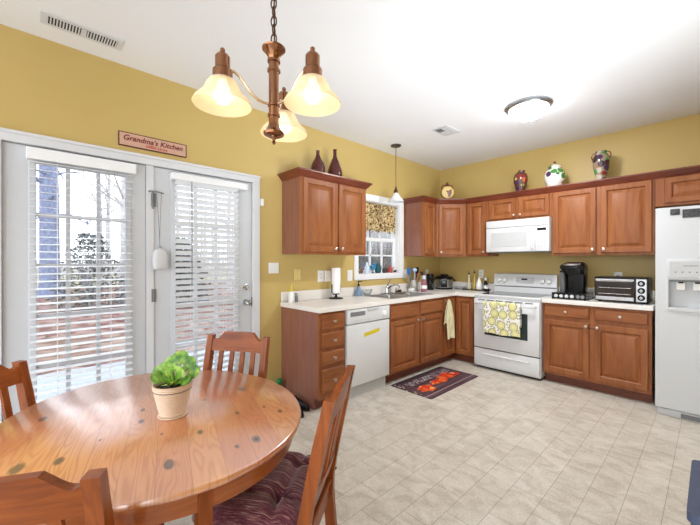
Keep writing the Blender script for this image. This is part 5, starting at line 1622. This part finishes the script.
# ------------------------------------------------------------------ shoes, ball, hanging jug, bin
def shoe(x, y, a, label):
    s = thing('shoe', label, 'shoe', (x, y, 0), a, 'shoes beside the drawer cabinet')
    def ring(z, k, l0, l1):
        P = []
        for i in range(20):
            th = 2 * PI * i / 20
            yy = math.sin(th)
            P.append(((.040 if yy > 0 else .034) * k * math.cos(th) * (1 - .15 * abs(yy)), (l1 if yy > 0 else l0) * yy, z))
        return P
    MB().rings([ring(0, 1.0, .12, .135), ring(.022, 1.06, .125, .14)]).build('sole', M['blackm'], s, local=True)
    u_ = MB()
    u_.rings([ring(.02, 1.0, .12, .135), [(p[0] * .98, p[1] * .97 - .0, .05) for p in ring(0, 1, .12, .13)], [(p[0] * .8, p[1] * .62 - .045, .082) for p in ring(0, 1, .12, .12)], [(p[0] * .7, p[1] * .48 - .058, .098) for p in ring(0, 1, .12, .12)]])
    u_.build('upper', M['black'], s, local=True, angle=60)
    l_ = MB()
    for k in range(4): l_.tube([(-.02, .0 + .018 * k, .08 - .007 * k), (0, .004 + .018 * k, .086 - .007 * k), (.02, .0 + .018 * k, .08 - .007 * k)], .003, 5)
    l_.build('laces', M['grey'], s, local=True)
shoe(.40, -3.00, R(-70), 'black shoe lying nearest the side of the drawer cabinet')
shoe(.47, -3.10, R(-78), 'black shoe in front of its pair beside the drawer cabinet')
o = MB().ball((.075, -2.985, .155), .032, 3).lathe((.075, -2.985, .0), [(.03, 0), (.034, .004), (.034, .11), (.014, .125)], 18).build('green_bottle', plain('green_plastic', srgb(20, 120, 62), .35))
tag(o, 'green round-topped bottle on the floor in the gap beside the drawer cabinet', 'bottle')
hj = thing('hanging_jug', 'white plastic jug hanging on a string from the door hinge between the patio doors', 'jug', (.03, -4.02, 1.265))
pts = [(.04, -4.023, 1.43), (.036, -4.03, 1.62), (.032, -4.045, 1.85)]
MB().tube([(.03, -4.05, 1.40), (.034, -4.035, 1.43), (.036, -4.024, 1.445)], .0025, 6).tube([(.03, -3.995, 1.40), (.034, -4.01, 1.43), (.036, -4.024, 1.445)], .0025, 6).tube(pts, .0022, 6).tube([(.036, -4.024, 1.445), (.034, -4.02, 1.62), (.03, -4.01, 1.85)], .0018, 6).build('string', M['grey'], hj)
def jr(z, ky_, kx_, sh_=0):
    return [(.036 + .026 * kx_ * math.cos(2 * PI * i / 24) , -4.022 + .054 * ky_ * math.copysign(abs(math.sin(2 * PI * i / 24)) ** .7, math.sin(2 * PI * i / 24)) + sh_, z) for i in range(24)]
MB().rings([jr(1.262, .80, .8, .004), jr(1.268, .92, .95, .003), jr(1.30, 1.0, 1, .002), jr(1.37, 1.0, 1), jr(1.40, .82, .9), jr(1.418, .5, .6), jr(1.425, .2, .3)]).build('jug_body', plain('cloudy_plastic', srgb(204, 206, 207), .4, var=.03), hj, angle=60)
MB().tube([(.0, -4.09, 1.862), (.012, -4.08, 1.866), (.03, -4.045, 1.862), (.03, -3.995, 1.855)], .006, 8).tube([(.012, -4.066, 1.86), (.012, -4.066, 1.73)], .006, 8).build('hook', M['grey'], hj)

wbx = thing('waste_bin', 'dark blue bin at the lower right edge of the picture', 'bin', (3.08, -3.26, 0))
t_ = plain('blue_grey_plastic', srgb(66, 76, 102), .45, var=.08)
MB().rings([rrect(2.96, 3.24, -3.42, -3.10, .02, 0), rrect(2.932, 3.26, -3.44, -3.08, .02, .60), rrect(2.925, 3.268, -3.448, -3.07, .02, .605), rrect(2.925, 3.268, -3.448, -3.07, .02, .63), rrect(2.935, 3.258, -3.438, -3.08, .02, .63)]).build('body', t_, wbx, angle=40)
MB().rings([rrect(2.96, 3.24, -3.41, -3.1, .10, .63), rrect(2.97, 3.23, -3.40, -3.11, .10, .642)]).build('lid', M['blackm'], wbx, angle=40)
